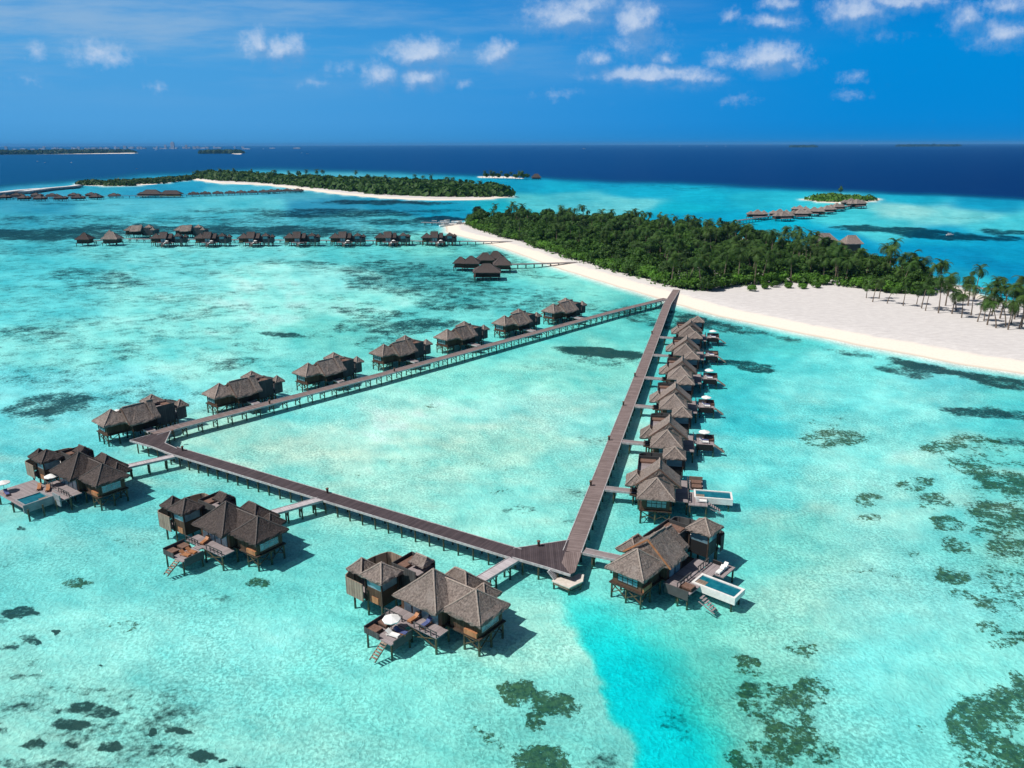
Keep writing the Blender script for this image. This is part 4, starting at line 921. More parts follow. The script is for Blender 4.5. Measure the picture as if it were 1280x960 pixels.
# low landing
lp = empty('landing_stage', at(708,727,.5)-Vector((0,0,.5)))
pts = [tuple(at(a,b,.55)-lp.location)[:2] for a,b in [(689,726),(697,719.5),(711,722.5),(722.5,717),(729.5,718.5),(728,727),(711,735)]]
MB().prism(pts, .38, .55).build('deck', simple('sun-bleached boards', (.52,.46,.40), (.66,.60,.54), 1.5), lp)
MB().prism([(p[0]*.93,p[1]*.93) for p in pts], .0, .38).build('fascia', M['fence'], lp)
for p_ in pts: MB().tube([(p_[0]*.85,p_[1]*.85,-1.0),(p_[0]*.85,p_[1]*.85,.3)], [.15,.15], 6).build('pile', M['pile'], lp)
a_, b_ = at(686,712,1.65), at(694,722.5,.6); st = MB()
dd = (b_-a_); sdv = Vector((-dd.y,dd.x,0)).normalized()*.55
for k in range(8):
    q = a_+dd*(k+.5)/8-lp.location; st.bar(q-sdv, q+sdv, .24, .06)
st.bar(a_-sdv-lp.location, b_-sdv-lp.location, .07, .2); st.bar(a_+sdv-lp.location, b_+sdv-lp.location, .07, .2)
st.build('stairs', M['kerb'], lp)
tag(lp, 'pale low landing stage with stairs under the tip of the triangular platform', 'landing stage')
# gangways
GW = [((588,731),(642,698.5),1.7,'pale gangway to the large light thatched villa','gang'),((331,642),(400,623),1.7,'pale gangway to the middle dark thatched villa of the front boardwalk','gang'),((151,583),(217,568.5),1.7,'pale gangway to the pool terrace villa at the seaward corner','gang')]
def to_walk(p, a, b, width):
    a, b, p = Vector(a), Vector(b), Vector(p); d = (b-a).normalized(); return a+d*((p-a).dot(d))
for a,b,wd_,lb,m_ in GW: walkway('gangway', [g2(*a,ZD-.02), g2(*b,ZD-.02)], wd_, ZD-.02, m_, 2.4, label=lb, cat='gangway', group='gangways from the front boardwalk', many=True)
for i, c_ in enumerate(A):
    s_ = world_pt(c_, -41, 1, 4.0, 4.9, 0); s_ = Vector((s_.x, s_.y)); fp = to_walk(s_, BLp[1], BLp[3], 0)
    q = Vector(fp); d = (q-s_).normalized(); e_ = q-d*1.35
    if i == 0: lb = 'short gangway of the villa beside the left corner platform'
    else: lb = 'short gangway of the %s villa from the corner along the long diagonal boardwalk' % ordn[i]
    walkway('gangway', [s_, e_], 1.6, ZD-.03, 'deck', 3, label=lb, cat='gangway', group='short gangways of the long diagonal boardwalk')
for i, c_ in enumerate([C1]+Cs):
    yaw = 139 if i == 0 else 169
    s_ = world_pt(c_, yaw, -1, 3.3 if i else 3.0, 4.6 if i else 4.2, 0); s_ = Vector((s_.x,s_.y)); q = Vector(to_walk(s_, Rn, Rf, 0))
    ex = (q-s_).normalized()
    if i == 0: q = Vector(g2(719,686)); ex = (q-s_).normalized(); 
    walkway('gangway', [s_-ex*1.2, q-ex*1.35], 1.5, ZD-.03, 'decky', 2.6, label=('gangway to the big villa with the white rimmed pool' if i == 0 else 'gangway to the %s villa of the straight boardwalk counted from the triangular platform' % ordn[i]), cat='gangway', group='gangways of the straight boardwalk')
# jetties far away
walkway('jetty', [g2(104,300.5,1.5), g2(158,297,1.5), g2(185,297.5,1.5), g2(640,301.8,1.5), g2(714,302.6,1.5)], 2.4, 1.5, 'walk', 5.0, many=False, label='far narrow jetty linking the row of dark stilt villas to the beach')
walkway('jetty', [g2(632,330.5,1.5), g2(724,328,1.5)], 2.4, 1.5, 'walk', 4.0, many=False, label='short jetty from the thatched pavilion cluster to the beach')
walkway('jetty', [g2(918,277,2.2), g2(960,271,2.2), g2(1020,266,2.2), g2(1068,257,2.2)], 2.6, 2.2, 'walk', 5.0, many=False, label='jetty serving the lagoon villas beyond the island')
walkway('jetty', [g2(1174,356.5,2.0), g2(1232,362,2.0), g2(1300,366,2.0)], 2.2, 2.0, 'walk', 4.0, many=False, label='jetty behind the palm grove at the far side of the sand')
walkway('jetty', [g2(-20,245,2.2), g2(150,243.5,2.2), g2(230,242.5,2.2), g2(380,237.5,2.2)], 3, 2.2, 'walk', 7.0, many=False, label='thin jetty behind the tiny villas in the far lagoon')
# bollards opposite the gangways
def bollard():
    r_ = empty('bollard', (0,0,0))
    MB().tube([(0,0,0),(0,0,.55),(0,0,.62)], [.2,.2,.14], 8).build('post', M['dark_wood'], r_)
    MB().tube([(0,0,.62),(0,0,.72),(0,0,.84),(0,0,.9)], [.24,.30,.26,.12], 8).build('cap', M['cushion'], r_); return r_
bp_ = None
bl_spots = [((216,541),'small brown wooden bollard on the left corner platform'),((228,561.5),'small brown bollard on the front boardwalk near the left corner'),((409,615),'small brown bollard on the front boardwalk opposite the middle gangway'),((672.8,682),'small brown bollard on the inner edge of the triangular platform'),
            ((738,606.5),'small brown bollard opposite the second villa of the straight boardwalk'),((761,550),'small brown bollard opposite the third villa of the straight boardwalk'),((779,506.5),'small brown bollard opposite the fourth villa of the straight boardwalk'),((793.5,470.5),'small brown bollard opposite the fifth villa of the straight boardwalk'),((815,417.5),'small brown bollard opposite the villa nearest the beach'),((337,503.5),'small brown bollard on the diagonal boardwalk at the second villa'),((493,463.5),'small brown bollard on the diagonal boardwalk near the fourth villa')]
for (px_,py_),lb in bl_spots:
    o = bollard() if bp_ is None else copy_tree(bp_); bp_ = bp_ or o
    o.location = at(px_,py_,ZD+.1); tag(o, lb, 'bollard', 'small bollards on the boardwalks')
# ------------------------------------------------------------------ deck furniture
def parasol():
    r_ = empty('parasol', (0,0,0)); n = 8
    MB().tube([(0,0,0),(0,0,2.5)], [.05,.05], 6).build('pole', M['honey'], r_)
    MB().tube([(0,0,0),(0,0,.12)], [.35,.3], 8).build('base', M['poolgrey'], r_)
    vs = [(0,0,2.75)]+[(1.45*math.cos(2*math.pi*i/n),1.45*math.sin(2*math.pi*i/n),2.18) for i in range(n)]+[(1.45*math.cos(2*math.pi*i/n),1.45*math.sin(2*math.pi*i/n),2.02) for i in range(n)]+[(0,0,2.66)]
    fs = [(0,1+i,1+(i+1)%n) for i in range(n)]+[(1+i,1+n+i,1+n+(i+1)%n,1+(i+1)%n) for i in range(n)]+[(2*n+1,1+n+(i+1)%n,1+n+i) for i in range(n)]
    MB().add(vs, fs).build('canopy', M['canvas'], r_); return r_
def lounger(fr='honey', cu='canvas'):
    r_ = empty('sun_lounger', (0,0,0))
    f_ = MB().box(-.9,.9,-.34,-.28,.2,.3).box(-.9,.9,.28,.34,.2,.3).box(-.9,-.82,-.28,.28,.2,.28); 
    f_.build('frame', M[fr], r_)
    for sx in (-.8,.7):
        for sy in (-.31,.31): MB().box(sx-.04,sx+.04,sy-.04,sy+.04,0,.2).build('leg', M[fr], r_)
    MB().box(-.88,.35,-.3,.3,.3,.42).build('seat', M[cu], r_)
    MB().add([(.35,-.3,.3),(.95,-.3,.72),(.95,.3,.72),(.35,.3,.3),(.30,-.3,.42),(.88,-.3,.84),(.88,.3,.84),(.30,.3,.42)], [(0,3,2,1),(4,5,6,7),(0,1,5,4),(1,2,6,5),(2,3,7,6),(3,0,4,7)]).build('backrest', M[cu], r_); return r_
def daybed():
    r_ = empty('daybed', (0,0,0)); MB().box(-.9,.9,-.7,.7,0,.28).build('frame', M['dark_wood'], r_); MB().box(-.84,.84,-.64,.64,.28,.45).build('cushion', M['cushion'], r_); return r_
proto = {}
def furn(kind, C_, yaw, mir, u, v, z, rot, label, group=None):
    fn, key = {'parasol':(parasol,'parasol'),'lounger':(lounger,'lounger'),'wlounger':(lambda: lounger('white','canvas'),'wlounger'),'blounger':(lambda: lounger('honey','blue_towel'),'blounger'),'hlounger':(lambda: lounger('honey','honey'),'hlounger'),'daybed':(daybed,'daybed')}[kind]
    if key not in proto: proto[key] = o = fn()
    else: o = copy_tree(proto[key])
    o.location = world_pt(C_, yaw, mir, u, v, z); o.rotation_euler = (0,0,R(yaw+rot*mir)); o.scale = (.8,)*3 if kind == 'parasol' else (1,)*3
    tag(o, label, {'parasol':'parasol','daybed':'daybed'}.get(kind,'sun lounger'), group)
    return o
G_P, G_L, G_D = 'white parasols on the villa decks', 'sun loungers on the villa decks', 'brown daybeds on the villa decks'
v1 = (Bs[0][0],53,1); v2 = (Bs[1][0],55,1); v3 = (Bs[2][0],54,1)
furn('parasol',*v1,-7.2,7.4,2.45,0,'white parasol open over the sundeck of the large light thatched villa',G_P)
furn('wlounger',*v1,-7.9,6.5,2.45,100,'white sun lounger beside the parasol of the large light thatched villa',G_L)
furn('blounger',*v1,-7.0,6.1,2.45,100,'blue towelled lounger on the sundeck of the large light thatched villa',G_L)
furn('daybed',*v1,-8.5,9.1,2.45,90,'brown daybed at the outer corner of the light thatched villa sundeck',G_D)
furn('daybed',*v1,-6.7,9.1,2.45,90,'brown daybed on the inner side of the light thatched villa sundeck',G_D)
furn('hlounger',*v1,-4.2,6.6,DZ,0,'honey wooden lounger on the terrace of the light thatched villa',G_L)
furn('blounger',*v1,-4.2,4.6,DZ,0,'blue lounger on the terrace of the light thatched villa',G_L)
furn('hlounger',*v2,-8.0,6.6,2.45,100,'honey wooden lounger on the outer sundeck side of the middle dark villa',G_L)
furn('hlounger',*v2,-7.0,6.6,2.45,100,'honey wooden lounger on the inner sundeck side of the middle dark villa',G_L)
furn('daybed',*v2,-8.5,9.1,2.45,90,'brown daybed at the outer corner of the middle dark villa sundeck',G_D)
furn('daybed',*v2,-6.7,9.1,2.45,90,'brown daybed on the inner side of the middle dark villa sundeck',G_D)
furn('hlounger',*v2,-4.2,7.4,DZ,20,'honey wooden lounger on the terrace of the middle dark villa',G_L)
furn('parasol',*v3,-4.6,9.2,DZ,0,'white parasol near the thatch of the pool terrace villa',G_P)
furn('parasol',*v3,-10.6,13.3,2.6,0,'white parasol at the far left end of the pool terrace',G_P)
furn('blounger',*v3,-10.9,11.7,2.6,80,'blue and white lounger under the left parasol of the pool terrace',G_L)
furn('hlounger',*v3,-6.6,9.6,2.6,60,'dark lounger between pool and thatch on the pool terrace',G_L)
furn('hlounger',*v3,-6.0,7.8,2.6,60,'lounger beside the pool steps on the pool terrace',G_L)
for i, c_ in enumerate(Cs[1:]):
    vv = (c_,169,-1); on = ordn[i+2] if i < 4 else 'beach-side'
    if i != 3: furn('parasol',*vv,-7.4,9.2,2.45,0,'white parasol on the small sundeck of the %s straight boardwalk villa' % on,G_P)
    furn('wlounger',*vv,-7.4,7.4,2.45,0,'white lounger on the small sundeck of the %s straight boardwalk villa' % on,G_L)
    furn('blounger',*vv,-7.4,8.3,2.45,0,'blue lounger on the small sundeck of the %s straight boardwalk villa' % on,G_L)
    furn('daybed',*vv,-8.6,9.3,2.45,90,'brown daybed on the small sundeck of the %s straight boardwalk villa' % on,G_D)
vv = (C1,139,-1)
furn('wlounger',*vv,-7.6,9.6,2.5,90,'pale lounger on the deck behind the white rimmed pool of the big villa',G_L)
furn('wlounger',*vv,-7.6,10.6,2.5,90,'second pale lounger on the deck behind the white rimmed pool, nearer the tower',G_L)
furn('daybed',*vv,-6.2,3.0,2.5,0,'brown daybed on the deck before the white rimmed pool of the big villa',G_D)
vv = (Cs[0],169,-1)
furn('daybed',*vv,-6.8,10.0,2.5,0,'brown daybed on the upper deck of the narrow pool villa',G_D)
furn('daybed',*vv,-6.8,8.2,2.5,0,'brown daybed beside the pool of the narrow pool villa',G_D)
furn('wlounger',*vv,-7.4,2.6,2.5,0,'pale lounger on the lower deck of the narrow pool villa',G_L)
furn('parasol',A[0],-41,1,-7.2,4.0,2.45,0,'white parasol peeking from behind the corner platform villa',G_P)
for i, px_ in enumerate((197,252,306,420,476,534)):
    k = (0,1,2,4,5,6)[i]; g = at(px_,301.5,1.7); u,v = -7.4*1.07, 8.6*1.07
    furn('parasol',(g.x,g.y),90,-1,u,v,2.45,0,'tiny white parasol on the %s dark villa from the left on the distant jetty' % ordn[k],G_P)
    furn('wlounger',(g.x,g.y),90,-1,u+.3,v-1.6,2.45,0,'tiny white lounger on the %s dark villa from the left on the distant jetty' % ordn[k],G_L)
# ------------------------------------------------------------------ vegetation
def palm_parts(seed, h, lean):
    r_ = random.Random(seed); tr = MB(); n = 9
    az = r_.uniform(0, 6.28); pts = []; rs = []
    for k in range(n):
        t_ = k/(n-1); d = lean*(t_**1.7); pts.append((math.cos(az)*d, math.sin(az)*d, h*t_)); rs.append(.14*(1-t_)**2+.12+.015*(k%2))
    tr.tube(pts, rs, 6); top = Vector(pts[-1]); cr = MB()
    nf = 17
    for i in range(nf):
        a = 2*math.pi*i/nf*1.0+r_.uniform(-.15,.15)+i*.9; el = R(r_.choice([72,50,30,12,-8,-25]))+r_.uniform(-.12,.12); L_ = r_.uniform(3.5,4.6)
        d = Vector((math.cos(a),math.sin(a),0)); p = top.copy(); ang = el; seg = 8; P = [p.copy()]
        for k in range(seg):
            ang -= (.17+.05*k*.6); p = p+(d*math.cos(ang)+Vector((0,0,math.sin(ang))))*L_/seg; P.append(p.copy())
        side = Vector((-d.y,d.x,0))
        for k in range(seg):
            q = P[k]; q2 = P[k+1]; tt = (k+.5)/seg; ll = 1.05*math.sin(math.pi*min(1,tt*.9+.12))+.15
            for s in (-1,1):
                for m_ in (0, .5):
                    b0 = q+(q2-q)*m_; b1 = q+(q2-q)*(m_+.42)
                    tip = b0+side*s*ll+(q2-q)*.9+Vector((0,0,-.38*ll+r_.uniform(-.1,.1)))
                    o_ = len(cr.v); cr.v += [tuple(b0),tuple(b1),tuple(tip)]; cr.f.append((o_,o_+1,o_+2))
    return tr, cr
def leafy_parts(seed, h, rad, nl=1150, lobes=10, size=.50, low=False):
    r_ = np.random.RandomState(seed); cr = MB(); tr = MB()
    L = []
    for k in range(lobes):
        a = 2*math.pi*k/lobes+r_.uniform(-.4,.4); q = r_.uniform(.25,.68)*rad if k else 0
        L.append((q*math.cos(a), q*math.sin(a), h*(r_.uniform(.50,.80) if k else .80)-(q/rad)*h*.12, rad*r_.uniform(.34,.52)))
    if not low:
        tr.tube([(0,0,0),(.1,.1,h*.3),(0,.1,h*.55)], [.34,.26,.18], 6)
        for c in L[1:6]: tr.tube([(0,.05,h*.28),(c[0]*.5,c[1]*.5,h*.5),(c[0],c[1],c[2])], [.2,.12,.05], 5)
    else:
        tr.tube([(0,0,0),(.05,0,h*.5)], [.14,.08], 5)
    V = []; Fc = []
    per = nl//lobes
    for (cx,cy,cz,rr) in L:
        n = r_.normal(size=(per,3)); n[:,2] = n[:,2]*.9+.25; n /= np.linalg.norm(n,axis=1)[:,None]
        bump = 1+.16*np.sin(n[:,0]*7+seed)*np.cos(n[:,1]*8)+r_.uniform(-.22,.08,per)
        P = np.array([cx,cy,cz])+n*rr*bump[:,None]*np.array([1,1,.82])
        nn = n+r_.normal(size=(per,3))*.42; nn /= np.linalg.norm(nn,axis=1)[:,None]
        a = np.cross(nn, r_.normal(size=(per,3))); a /= np.linalg.norm(a,axis=1)[:,None]; b = np.cross(nn,a)
        s = size*r_.uniform(.55,1.25,per)[:,None]
        q = [P+a*s, P+b*s*.7, P-a*s, P-b*s*.7]
        for i in range(per):
            o_ = len(V); V += [tuple(q[0][i]),tuple(q[1][i]),tuple(q[2][i]),tuple(q[3][i])]; Fc.append((o_,o_+1,o_+2,o_+3))
    cr.v = V; cr.f = Fc
    # inner shade mass so the crown is not see-through
    for (cx,cy,cz,rr) in L:
        n = 6; vs = []; fs = []
        for lv, (zz_, r0) in enumerate(((-.6,.35),(-.2,.68),(.25,.66),(.6,.34))):
            for i in range(n): vs.append((cx+rr*r0*math.cos(6.283*i/n+lv),cy+rr*r0*math.sin(6.283*i/n+lv),cz+rr*zz_*.85))
        for lv in range(3):
            for i in range(n): fs.append((lv*n+i,lv*n+(i+1)%n,(lv+1)*n+(i+1)%n,(lv+1)*n+i))
        fs.append(tuple(range(3*n,4*n))); fs.append(tuple(range(n-1,-1,-1))); cr.add(vs, fs)
    return tr, cr
def proto_meshes(fn, nm, mt, mc, *a): 
    tr, cr = fn(*a); return (tr.mesh('trunk', M[mt]), cr.mesh(nm, M[mc]))
PALM = [proto_meshes(palm_parts,'crown','palmtrunk','frond',s,h,l) for s,h,l in ((1,9.5,.8),(2,10.5,1.8),(3,8.5,2.6),(4,11,1.2),(5,7.2,.6))]
BROAD = [proto_meshes(leafy_parts,'crown','bark','leaf',s,h,r) for s,h,r in ((11,8.5,5.0),(12,7.5,4.6),(13,9.5,4.8),(14,7.0,5.2))]
BROAD += [proto_meshes(leafy_parts,'crown','bark','leaf_dark',15,10.0,5.2)]
BUSH = [proto_meshes(leafy_parts,'crown','bark','leaf_bright',s,h,r,560,8,.5,True) for s,h,r in ((21,4.6,3.6),(22,5.2,4.0),(23,3.8,3.4))]
def plant(kind, meshes, x_, y_, z_, s, rz, label, cat, group=None):
    o = empty(kind, (x_,y_,z_), rz); o.scale = (s,s,s*rnd.uniform(.92,1.08))
    for nm, me in zip(('trunk','crown'), meshes):
        c = bpy.data.objects.new(nm, me); C.objects.link(c); c.parent = o
    tag(o, label, cat, group); return o
def inside(x_, y_, P):
    ins = False; n = len(P)
    for i in range(n):
        ax, ay = P[i]; bx, by = P[(i+1)%n]
        if (ay > y_) != (by > y_) and x_ < (bx-ax)*(y_-ay)/(by-ay)+ax: ins = not ins
    return ins
FOREST = [(583,281),(596,287),(609,291),(634,299),(652,302),(670,310),(695,317.5),(712,325),(731,328.5),(758,337.5),(801,348.5),(833,358.5),(857,363.5),(890,365.5),(922,359),(987,355),(1020,358),(1044,358.5),(1080,364),(1113,369),(1150,369.5),(1172,368),
          (1172,354.5),(1120,341),(1060,328),(1000,315),(920,301),(870,292),(820,285),(760,279),(700,275),(640,274),(597,275)]
FG = to_ground(FOREST, 1.5)
def fill(P, n, mind, rs_, edge=None):
    r_ = random.Random(rs_); x0,y0 = P.min(0); x1,y1 = P.max(0); out = []; tries = 0
    while len(out) < n and tries < 60000:
        tries += 1; x_, y_ = r_.uniform(x0,x1), r_.uniform(y0,y1)
        if not inside(x_,y_,P): continue
        if any((x_-a)**2+(y_-b)**2 < mind*mind for a,b in out): continue
        out.append((x_,y_))
    return out
def edge_pts(P, k0, k1, step, inset):
    out = []
    for i in range(k0, k1):
        a, b = Vector(P[i]), Vector(P[i+1]); L_ = (b-a).length; n = max(1, int(L_/step)); nrm = Vector((-(b-a).y,(b-a).x)).normalized()
        for k in range(n):
            q = a+(b-a)*(k+.5)/n
            for sg in (1,-1):
                if inside(*(q+nrm*inset*sg), P): out.append(tuple(q+nrm*inset*sg)); break
    return out
GZ = 1.55
eb = edge_pts(FG, 0, 20, 5.2, 2.4)
for i, (x_,y_) in enumerate(eb):
    plant('bush', BUSH[i%3], x_, y_, GZ-.3, rnd.uniform(.85,1.25), rnd.uniform(0,6.28), 'bright green leafy bush along the sand edge of the island forest', 'bush', 'leafy bushes edging the forest')
bt = fill(FG, 285, 5.6, 5)
for i, (x_,y_) in enumerate(bt):
    px_ = 640+F*x_/(y_*math.cos(PIT)+H*math.sin(PIT))
    k = rnd.choice([0,1,2,3,0,3,4])
    plant('broadleaf_tree', BROAD[k], x_, y_, GZ-.2, rnd.uniform(.78,1.2), rnd.uniform(0,6.28), 'dense green broadleaf tree standing in the island forest', 'tree', 'broadleaf trees of the island forest')
pt = fill(FG, 500, 4.0, 9)
def pxl(q): zc = q[1]*math.cos(PIT)+H*math.sin(PIT); return 640+F*q[0]/zc
pt2 = [q for q in pt if rnd.random() < (0.30 if pxl(q) < 700 else 0.48 if pxl(q) < 860 else 0.86)][:245]
for i, (x_,y_) in enumerate(pt2):
    plant('coconut_palm', PALM[rnd.randrange(4)], x_, y_, GZ, rnd.uniform(.92,1.28), rnd.uniform(0,6.28), 'coconut palm rising through the island forest canopy', 'palm tree', 'coconut palms of the island forest')
# palm grove and single palms on the open sand
LP = [(1083,374),(1091,379),(1099,375),(1109,381),(1129,384),(1146,382),(1152,387),(1157,390),(1173,393),(1182,384),(1190,394),(1195,390),(1202,399),(1214,396),(1222,404),(1230,403),(1234,408),(1245,412),(1257,410),(1260,414),(1264,407),(1268,401),(1274,413),(1277,411),
      (1176,366),(1185,372),(1210,384),(1226,392),(1240,396),(1250,400),(1204,378),(1236,386),(1262,394),(1272,398),(1290,410),(1300,418),(1312,404),(1283,402),(1218,376),(1247,388),(1270,386),(1258,379),(1288,392)]
for i, (px_,py_) in enumerate(LP):
    q = at(px_,py_,1.6); s = rnd.uniform(.85,1.2) if px_ > 1160 else rnd.uniform(.75,.95)
    plant('coconut_palm', PALM[rnd.randrange(4) if i % 5 else 4], q.x, q.y, 1.5, s, rnd.uniform(0,6.28),
          'slender coconut palm on the open sand before the forest' if px_ < 1160 else 'coconut palm in the grove on the sand at the right', 'palm tree', 'palms before the forest' if px_ < 1160 else 'palms of the sand grove')
q = at(876,291,1.5)
for (px_,py_) in ((1020,357),(968,356),(985,357),(1003,358),(940,361),(956,358)):
    q = at(px_,py_+4,1.6); plant('bush', BUSH[1], q.x, q.y, 1.3, .55, rnd.uniform(0,6), 'small rounded shrub on the sand in front of the forest', 'bush', 'small shrubs on the sand')
# undergrowth
def mass(name, spots, size, m_, label=None, nl=26, z0=1.2, cat=None, kind='stuff'):
    r_ = np.random.RandomState(3); n = len(spots)*nl
    S_ = np.repeat(np.array(spots, float), nl, 0)      # x,y,rad,h
    d = r_.normal(size=(n,3)); d /= np.linalg.norm(d,axis=1)[:,None]; d[:,2] = np.abs(d[:,2])
    P = np.stack([S_[:,0]+d[:,0]*S_[:,2], S_[:,1]+d[:,1]*S_[:,2], z0+d[:,2]*S_[:,3]], -1)
    nn = d+r_.normal(size=(n,3))*.35; nn /= np.linalg.norm(nn,axis=1)[:,None]
    a = np.cross(nn, r_.normal(size=(n,3))); a /= np.linalg.norm(a,axis=1)[:,None]; b = np.cross(nn,a)
    s = (size*S_[:,2]*r_.uniform(.6,1.3,n))[:,None]
    V = np.stack([P+a*s,P+b*s*.8,P-a*s,P-b*s*.8],1).reshape(-1,3)
    me = bpy.data.meshes.new(name); me.vertices.add(len(V)); me.vertices.foreach_set('co', V.astype(np.float32).ravel())
    me.loops.add(n*4); me.loops.foreach_set('vertex_index', np.arange(n*4,dtype=np.int32)); me.polygons.add(n); me.polygons.foreach_set('loop_start', np.arange(n,dtype=np.int32)*4)
    me.update(calc_edges=True); me.materials.append(M[m_]); o = bpy.data.objects.new(name, me); C.objects.link(o)
    if label: o['label'] = label
    if cat: o['category'] = cat
    o['kind'] = kind; return o
ug = fill(FG, 2600, 2.0, 13)
mass('undergrowth', [(a,b,rnd.uniform(2.2,3.0),rnd.uniform(3.2,6.0)) for a,b in ug], .26, 'leaf', 'green undergrowth filling the island forest floor', 26, 1.3)
# second island and farther strips: far-off woods
def wood(name, pix, n, mind, rad, h, label, m_='leaf', seed=1, z0=1.0):
    P = to_ground(pix, 1.0); pts = fill(P, n, mind, seed); r_ = random.Random(seed)
    sp = []
    for a, b in pts:
        k = r_.uniform(.6,1.3); sp.append((a,b,rad*k,h*r_.uniform(.6,1.15)))
    return mass(name, sp, .34, m_, label, 34, z0)
wood('far_wood', [(246,221),(275,225.5),(330,228),(385,233.5),(430,238),(480,243.5),(540,246),(600,246.5),(634,244.5),(628,240),(560,234),(500,231),(400,227),(320,222),(262,218.5)], 900, 7.5, 9, 11, 'dense green wood covering the second island', seed=4)
wood('far_wood', [(100,229.5),(150,230.5),(200,227.5),(246,221.8),(246,220),(200,223.5),(150,226.5),(103,227.6)], 260, 8, 8, 4.5, 'low thin wood on the narrow strip left of the second island', seed=6)
wood('islet_scrub', [(1012,250.5),(1035,252.5),(1060,253),(1090,251),(1088,249.6),(1055,247.6),(1030,247)], 120, 6, 6, 4, 'low green scrub on the small sandy islet', 'leaf_bright', 8)
wood('far_wood', [(250,191.0),(302,191.0),(300,189.4),(262,189.2)], 120, 30, 28, 20, 'dark green wood on the small round island near the horizon', 'leaf_dark', 9)
wood('far_wood', [(-60,192.0),(60,191),(168,189.7),(165,189.0),(60,188.8),(-60,189.4)], 420, 34, 36, 20, 'dark low wood on the long flat island below the skyline', 'leaf_dark', 10)
wood('far_wood', [(987,185.1),(1020,185.1),(1018,184.2),(992,184.2)], 90, 40, 45, 20, 'faint dark island wood on the right horizon', 'leaf_dark', 11)
wood('far_wood', [(1122,184.5),(1200,184.5),(1198,183.8),(1132,183.8)], 140, 60, 60, 22, 'long faint dark island wood at the far right of the horizon', 'leaf_dark', 12)
P2 = to_ground([(262,219),(300,221),(400,226),(500,230),(600,239),(628,243),(600,245),(500,243),(400,233),(280,224)], 1.)
for i,(x_,y_) in enumerate(fill(P2, 40, 20, 21)):
    plant('coconut_palm', PALM[i%4], x_, y_, 3, rnd.uniform(1.15,1.5), rnd.uniform(0,6), 'distant palm sticking out above the wood of the second island', 'palm tree', 'palms above the wood of the second island')
for px_,py_ in ((604,222.5),(612,222),(619,223),(630,223.2),(641,223.4),(650,223.4),(655,223),(647,222)):
    q = at(px_,py_,1.2); plant('coconut_palm', PALM[2], q.x, q.y, .8, 1.4, rnd.uniform(0,6), 'distant palm on the thin reef spit behind the second island', 'palm tree', 'palms of the reef spit')
    plant('broadleaf_tree', BROAD[1], q.x+6, q.y+5, .6, 1.2, 1, 'distant bushy tree on the thin reef spit behind the second island', 'tree', 'trees of the reef spit')
q = at(1051,250.5,1.2); plant('coconut_palm', PALM[0], q.x, q.y, 1, 1.25, 1, 'lone palm standing on the small sandy islet', 'palm tree')
# ------------------------------------------------------------------ breakwater on the left
bw = empty('breakwater', at(40,240,0))
pts = [at(a,b,1.4)-bw.location for a,b in ((-120,247),(0,240.5),(25,237.5),(50,235.5))]
pts2 = [at(a,b,1.4)-bw.location for a,b in ((30,239),(60,235),(90,232.5),(98,231))]
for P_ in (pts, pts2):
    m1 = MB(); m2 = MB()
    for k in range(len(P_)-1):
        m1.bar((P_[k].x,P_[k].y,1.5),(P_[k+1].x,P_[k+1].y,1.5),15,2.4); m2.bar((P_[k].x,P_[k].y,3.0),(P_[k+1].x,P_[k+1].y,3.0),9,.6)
    m1.build('shaded_base', M['base_shade'], bw); m2.build('white_top', M['white'], bw)  # base colour holds the grey shadow under the white top
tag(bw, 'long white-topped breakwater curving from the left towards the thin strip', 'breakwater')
# ------------------------------------------------------------------ boats
def boat(L_=9, w_=2.6, name='boat'):
    r_ = empty(name, (0,0,0)); vs = []; n = 9
    for k in range(n):
        t_ = k/(n-1); hw = w_/2*(1-max(0,(t_-.45)/.55)**2.0)*(.85+.15*min(1,t_*4)); xx = -L_/2+L_*t_; zt = .75+.55*t_**2
        vs += [(xx,-hw,zt),(xx,-hw*.7,-.1),(xx,0,-.35),(xx,hw*.7,-.1),(xx,hw,zt)]
    fs = []
    for k in range(n-1):
        for i in range(4): fs.append((k*5+i,k*5+i+1,(k+1)*5+i+1,(k+1)*5+i))
        fs.append((k*5+4,k*5,(k+1)*5,(k+1)*5+4))
    fs.append((4,3,2,1,0))
    MB().add(vs,fs).build('hull', M['white'], r_)
    MB().box(-L_*.22,L_*.12,-w_*.32,w_*.32,.75,1.75).build('cabin', M['white'], r_)
    MB().box(-L_*.20,L_*.125,-w_*.33,w_*.33,1.25,1.6).build('cabin_window', M['glass'], r_)
    MB().box(-L_*.36,L_*.14,-w_*.38,w_*.38,2.3,2.4).build('canopy', M['canvas'], r_)
    for sx in (-.34,.12):
        for sy in (-.34,.34): MB().box(L_*sx-.04,L_*sx+.04,w_*sy-.04,w_*sy+.04,.9,2.3).build('canopy_post', M['white'], r_)
    return r_
b0 = boat(); first = True
BT = [((545,279),.9,10,'small white motorboat at the left of the beach marina'),((553,280.2),1.1,200,'white boat second from the left in the beach marina'),((561,278.6),1.0,15,'white boat behind the others in the beach marina'),((559,282.4),1.3,25,'larger white boat in front at the beach marina'),((568,281.4),1.3,160,'white boat in the middle of the beach marina'),((576,280.2),1.1,20,'white boat beside the sand tip at the beach marina')]
for (p_,s,rot,lb) in BT:
    o = b0 if first else copy_tree(b0); first = False
    g = at(*p_,0); o.location = (g.x,g.y,0); o.scale = (s,)*3; o.rotation_euler = (0,0,R(rot)); tag(o, lb, 'boat', 'boats of the beach marina')
walkway('jetty', [g2(528,277.3,1.5), g2(586,279.4,1.5)], 3, 1.5, 'walk_dark', 5, many=False, label='dark mooring jetty behind the marina boats at the beach tip')
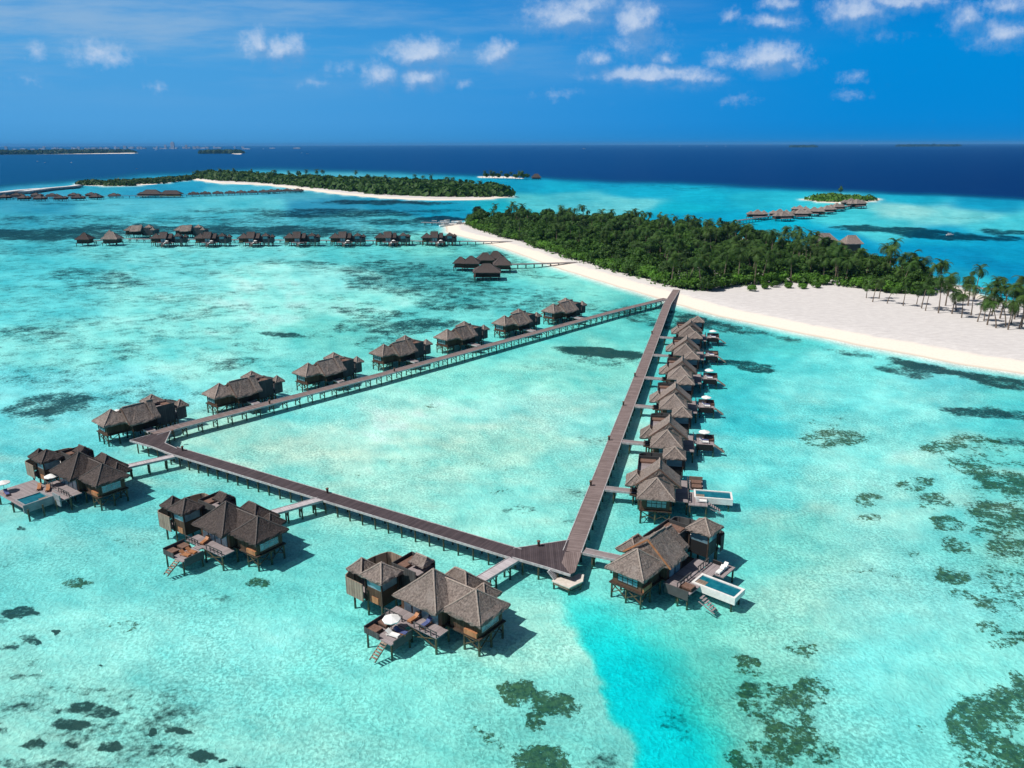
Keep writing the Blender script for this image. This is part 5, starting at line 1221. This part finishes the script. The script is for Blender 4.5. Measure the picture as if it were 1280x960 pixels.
OB = [((731,186.5),9,'white boat alone on the open sea right of centre')]+[((px_,py_),s,'white boat far out on the sea towards the city skyline') for px_,py_,s in ((162,186.2,7),(196,186.4,9),(222,185,6),(48,200.5,2.2),(57,202,1.6),(90,202,1.8),(172,210,1.4),(256,188.2,6),(385,191.8,4),(378,190.5,3),(122,186.4,8),(280,185,6),(330,185.5,6))]
OB += [((px_,py_),s,'white boat far out on the open sea on the right horizon') for px_,py_,s in ((850,183.6,9),(884,183.4,9),(908,183.5,9),(1078,183.2,10))]
for (p_,s,lb) in OB:
    o = copy_tree(b0); g = at(*p_,0); o.location = (g.x,g.y,0); o.scale = (s*.5,)*3; o.rotation_euler = (0,0,R(rnd.uniform(-30,30))); tag(o, lb, 'boat', 'boats on the left sea' if p_[0] < 600 else 'boats on the right sea')
o = bpy.data.objects.get('boat')
g = at(1188,295.5,0); o = copy_tree(b0); o.location = (g.x,g.y,0); o.scale = (.55,)*3; o.rotation_euler = (0,0,0); tag(o, 'small white boat over the dark reef behind the island', 'boat')
# ------------------------------------------------------------------ city on the horizon
def tower(w_, h_, k):
    mb = MB().box(-w_/2,w_/2,-w_*.3,w_*.3,0,h_)
    if k % 2: mb.box(-w_*.2,w_*.25,-w_*.2,w_*.2,h_,h_*1.12)
    else: mb.box(-w_/2,-w_*.05,-w_*.28,w_*.28,h_,h_*1.07)
    return mb
TM = [tower(w_,h_,k).mesh('building', M['hazewhite']) for k,(w_,h_) in enumerate(((60,40),(90,30),(45,60),(130,26),(50,50),(40,75)))]
r_ = random.Random(12)
for k in range(64):
    px_ = r_.choice([r_.uniform(0,90), r_.uniform(90,240), r_.uniform(120,260), r_.uniform(0,440)])
    q = at(px_, 185.2, 0); j = r_.randrange(6) if px_ < 260 else r_.choice([1,3])
    o = bpy.data.objects.new('city_building', TM[j]); C.objects.link(o); s = r_.uniform(.55,1.0); o.location = (q.x+r_.uniform(-200,200), q.y*r_.uniform(.9,1.15), 0); o.scale = (s,s,s*r_.uniform(.5,1.0))
    tag(o, 'pale block of the hazy city skyline on the left horizon', 'building', 'buildings of the hazy city skyline')
q = at(217,185.2,0); o = bpy.data.objects.new('city_building', TM[5]); C.objects.link(o); o.location = (q.x,q.y,0); o.scale = (1.3,1.3,1.25); tag(o, 'tallest tower of the hazy city skyline', 'building')
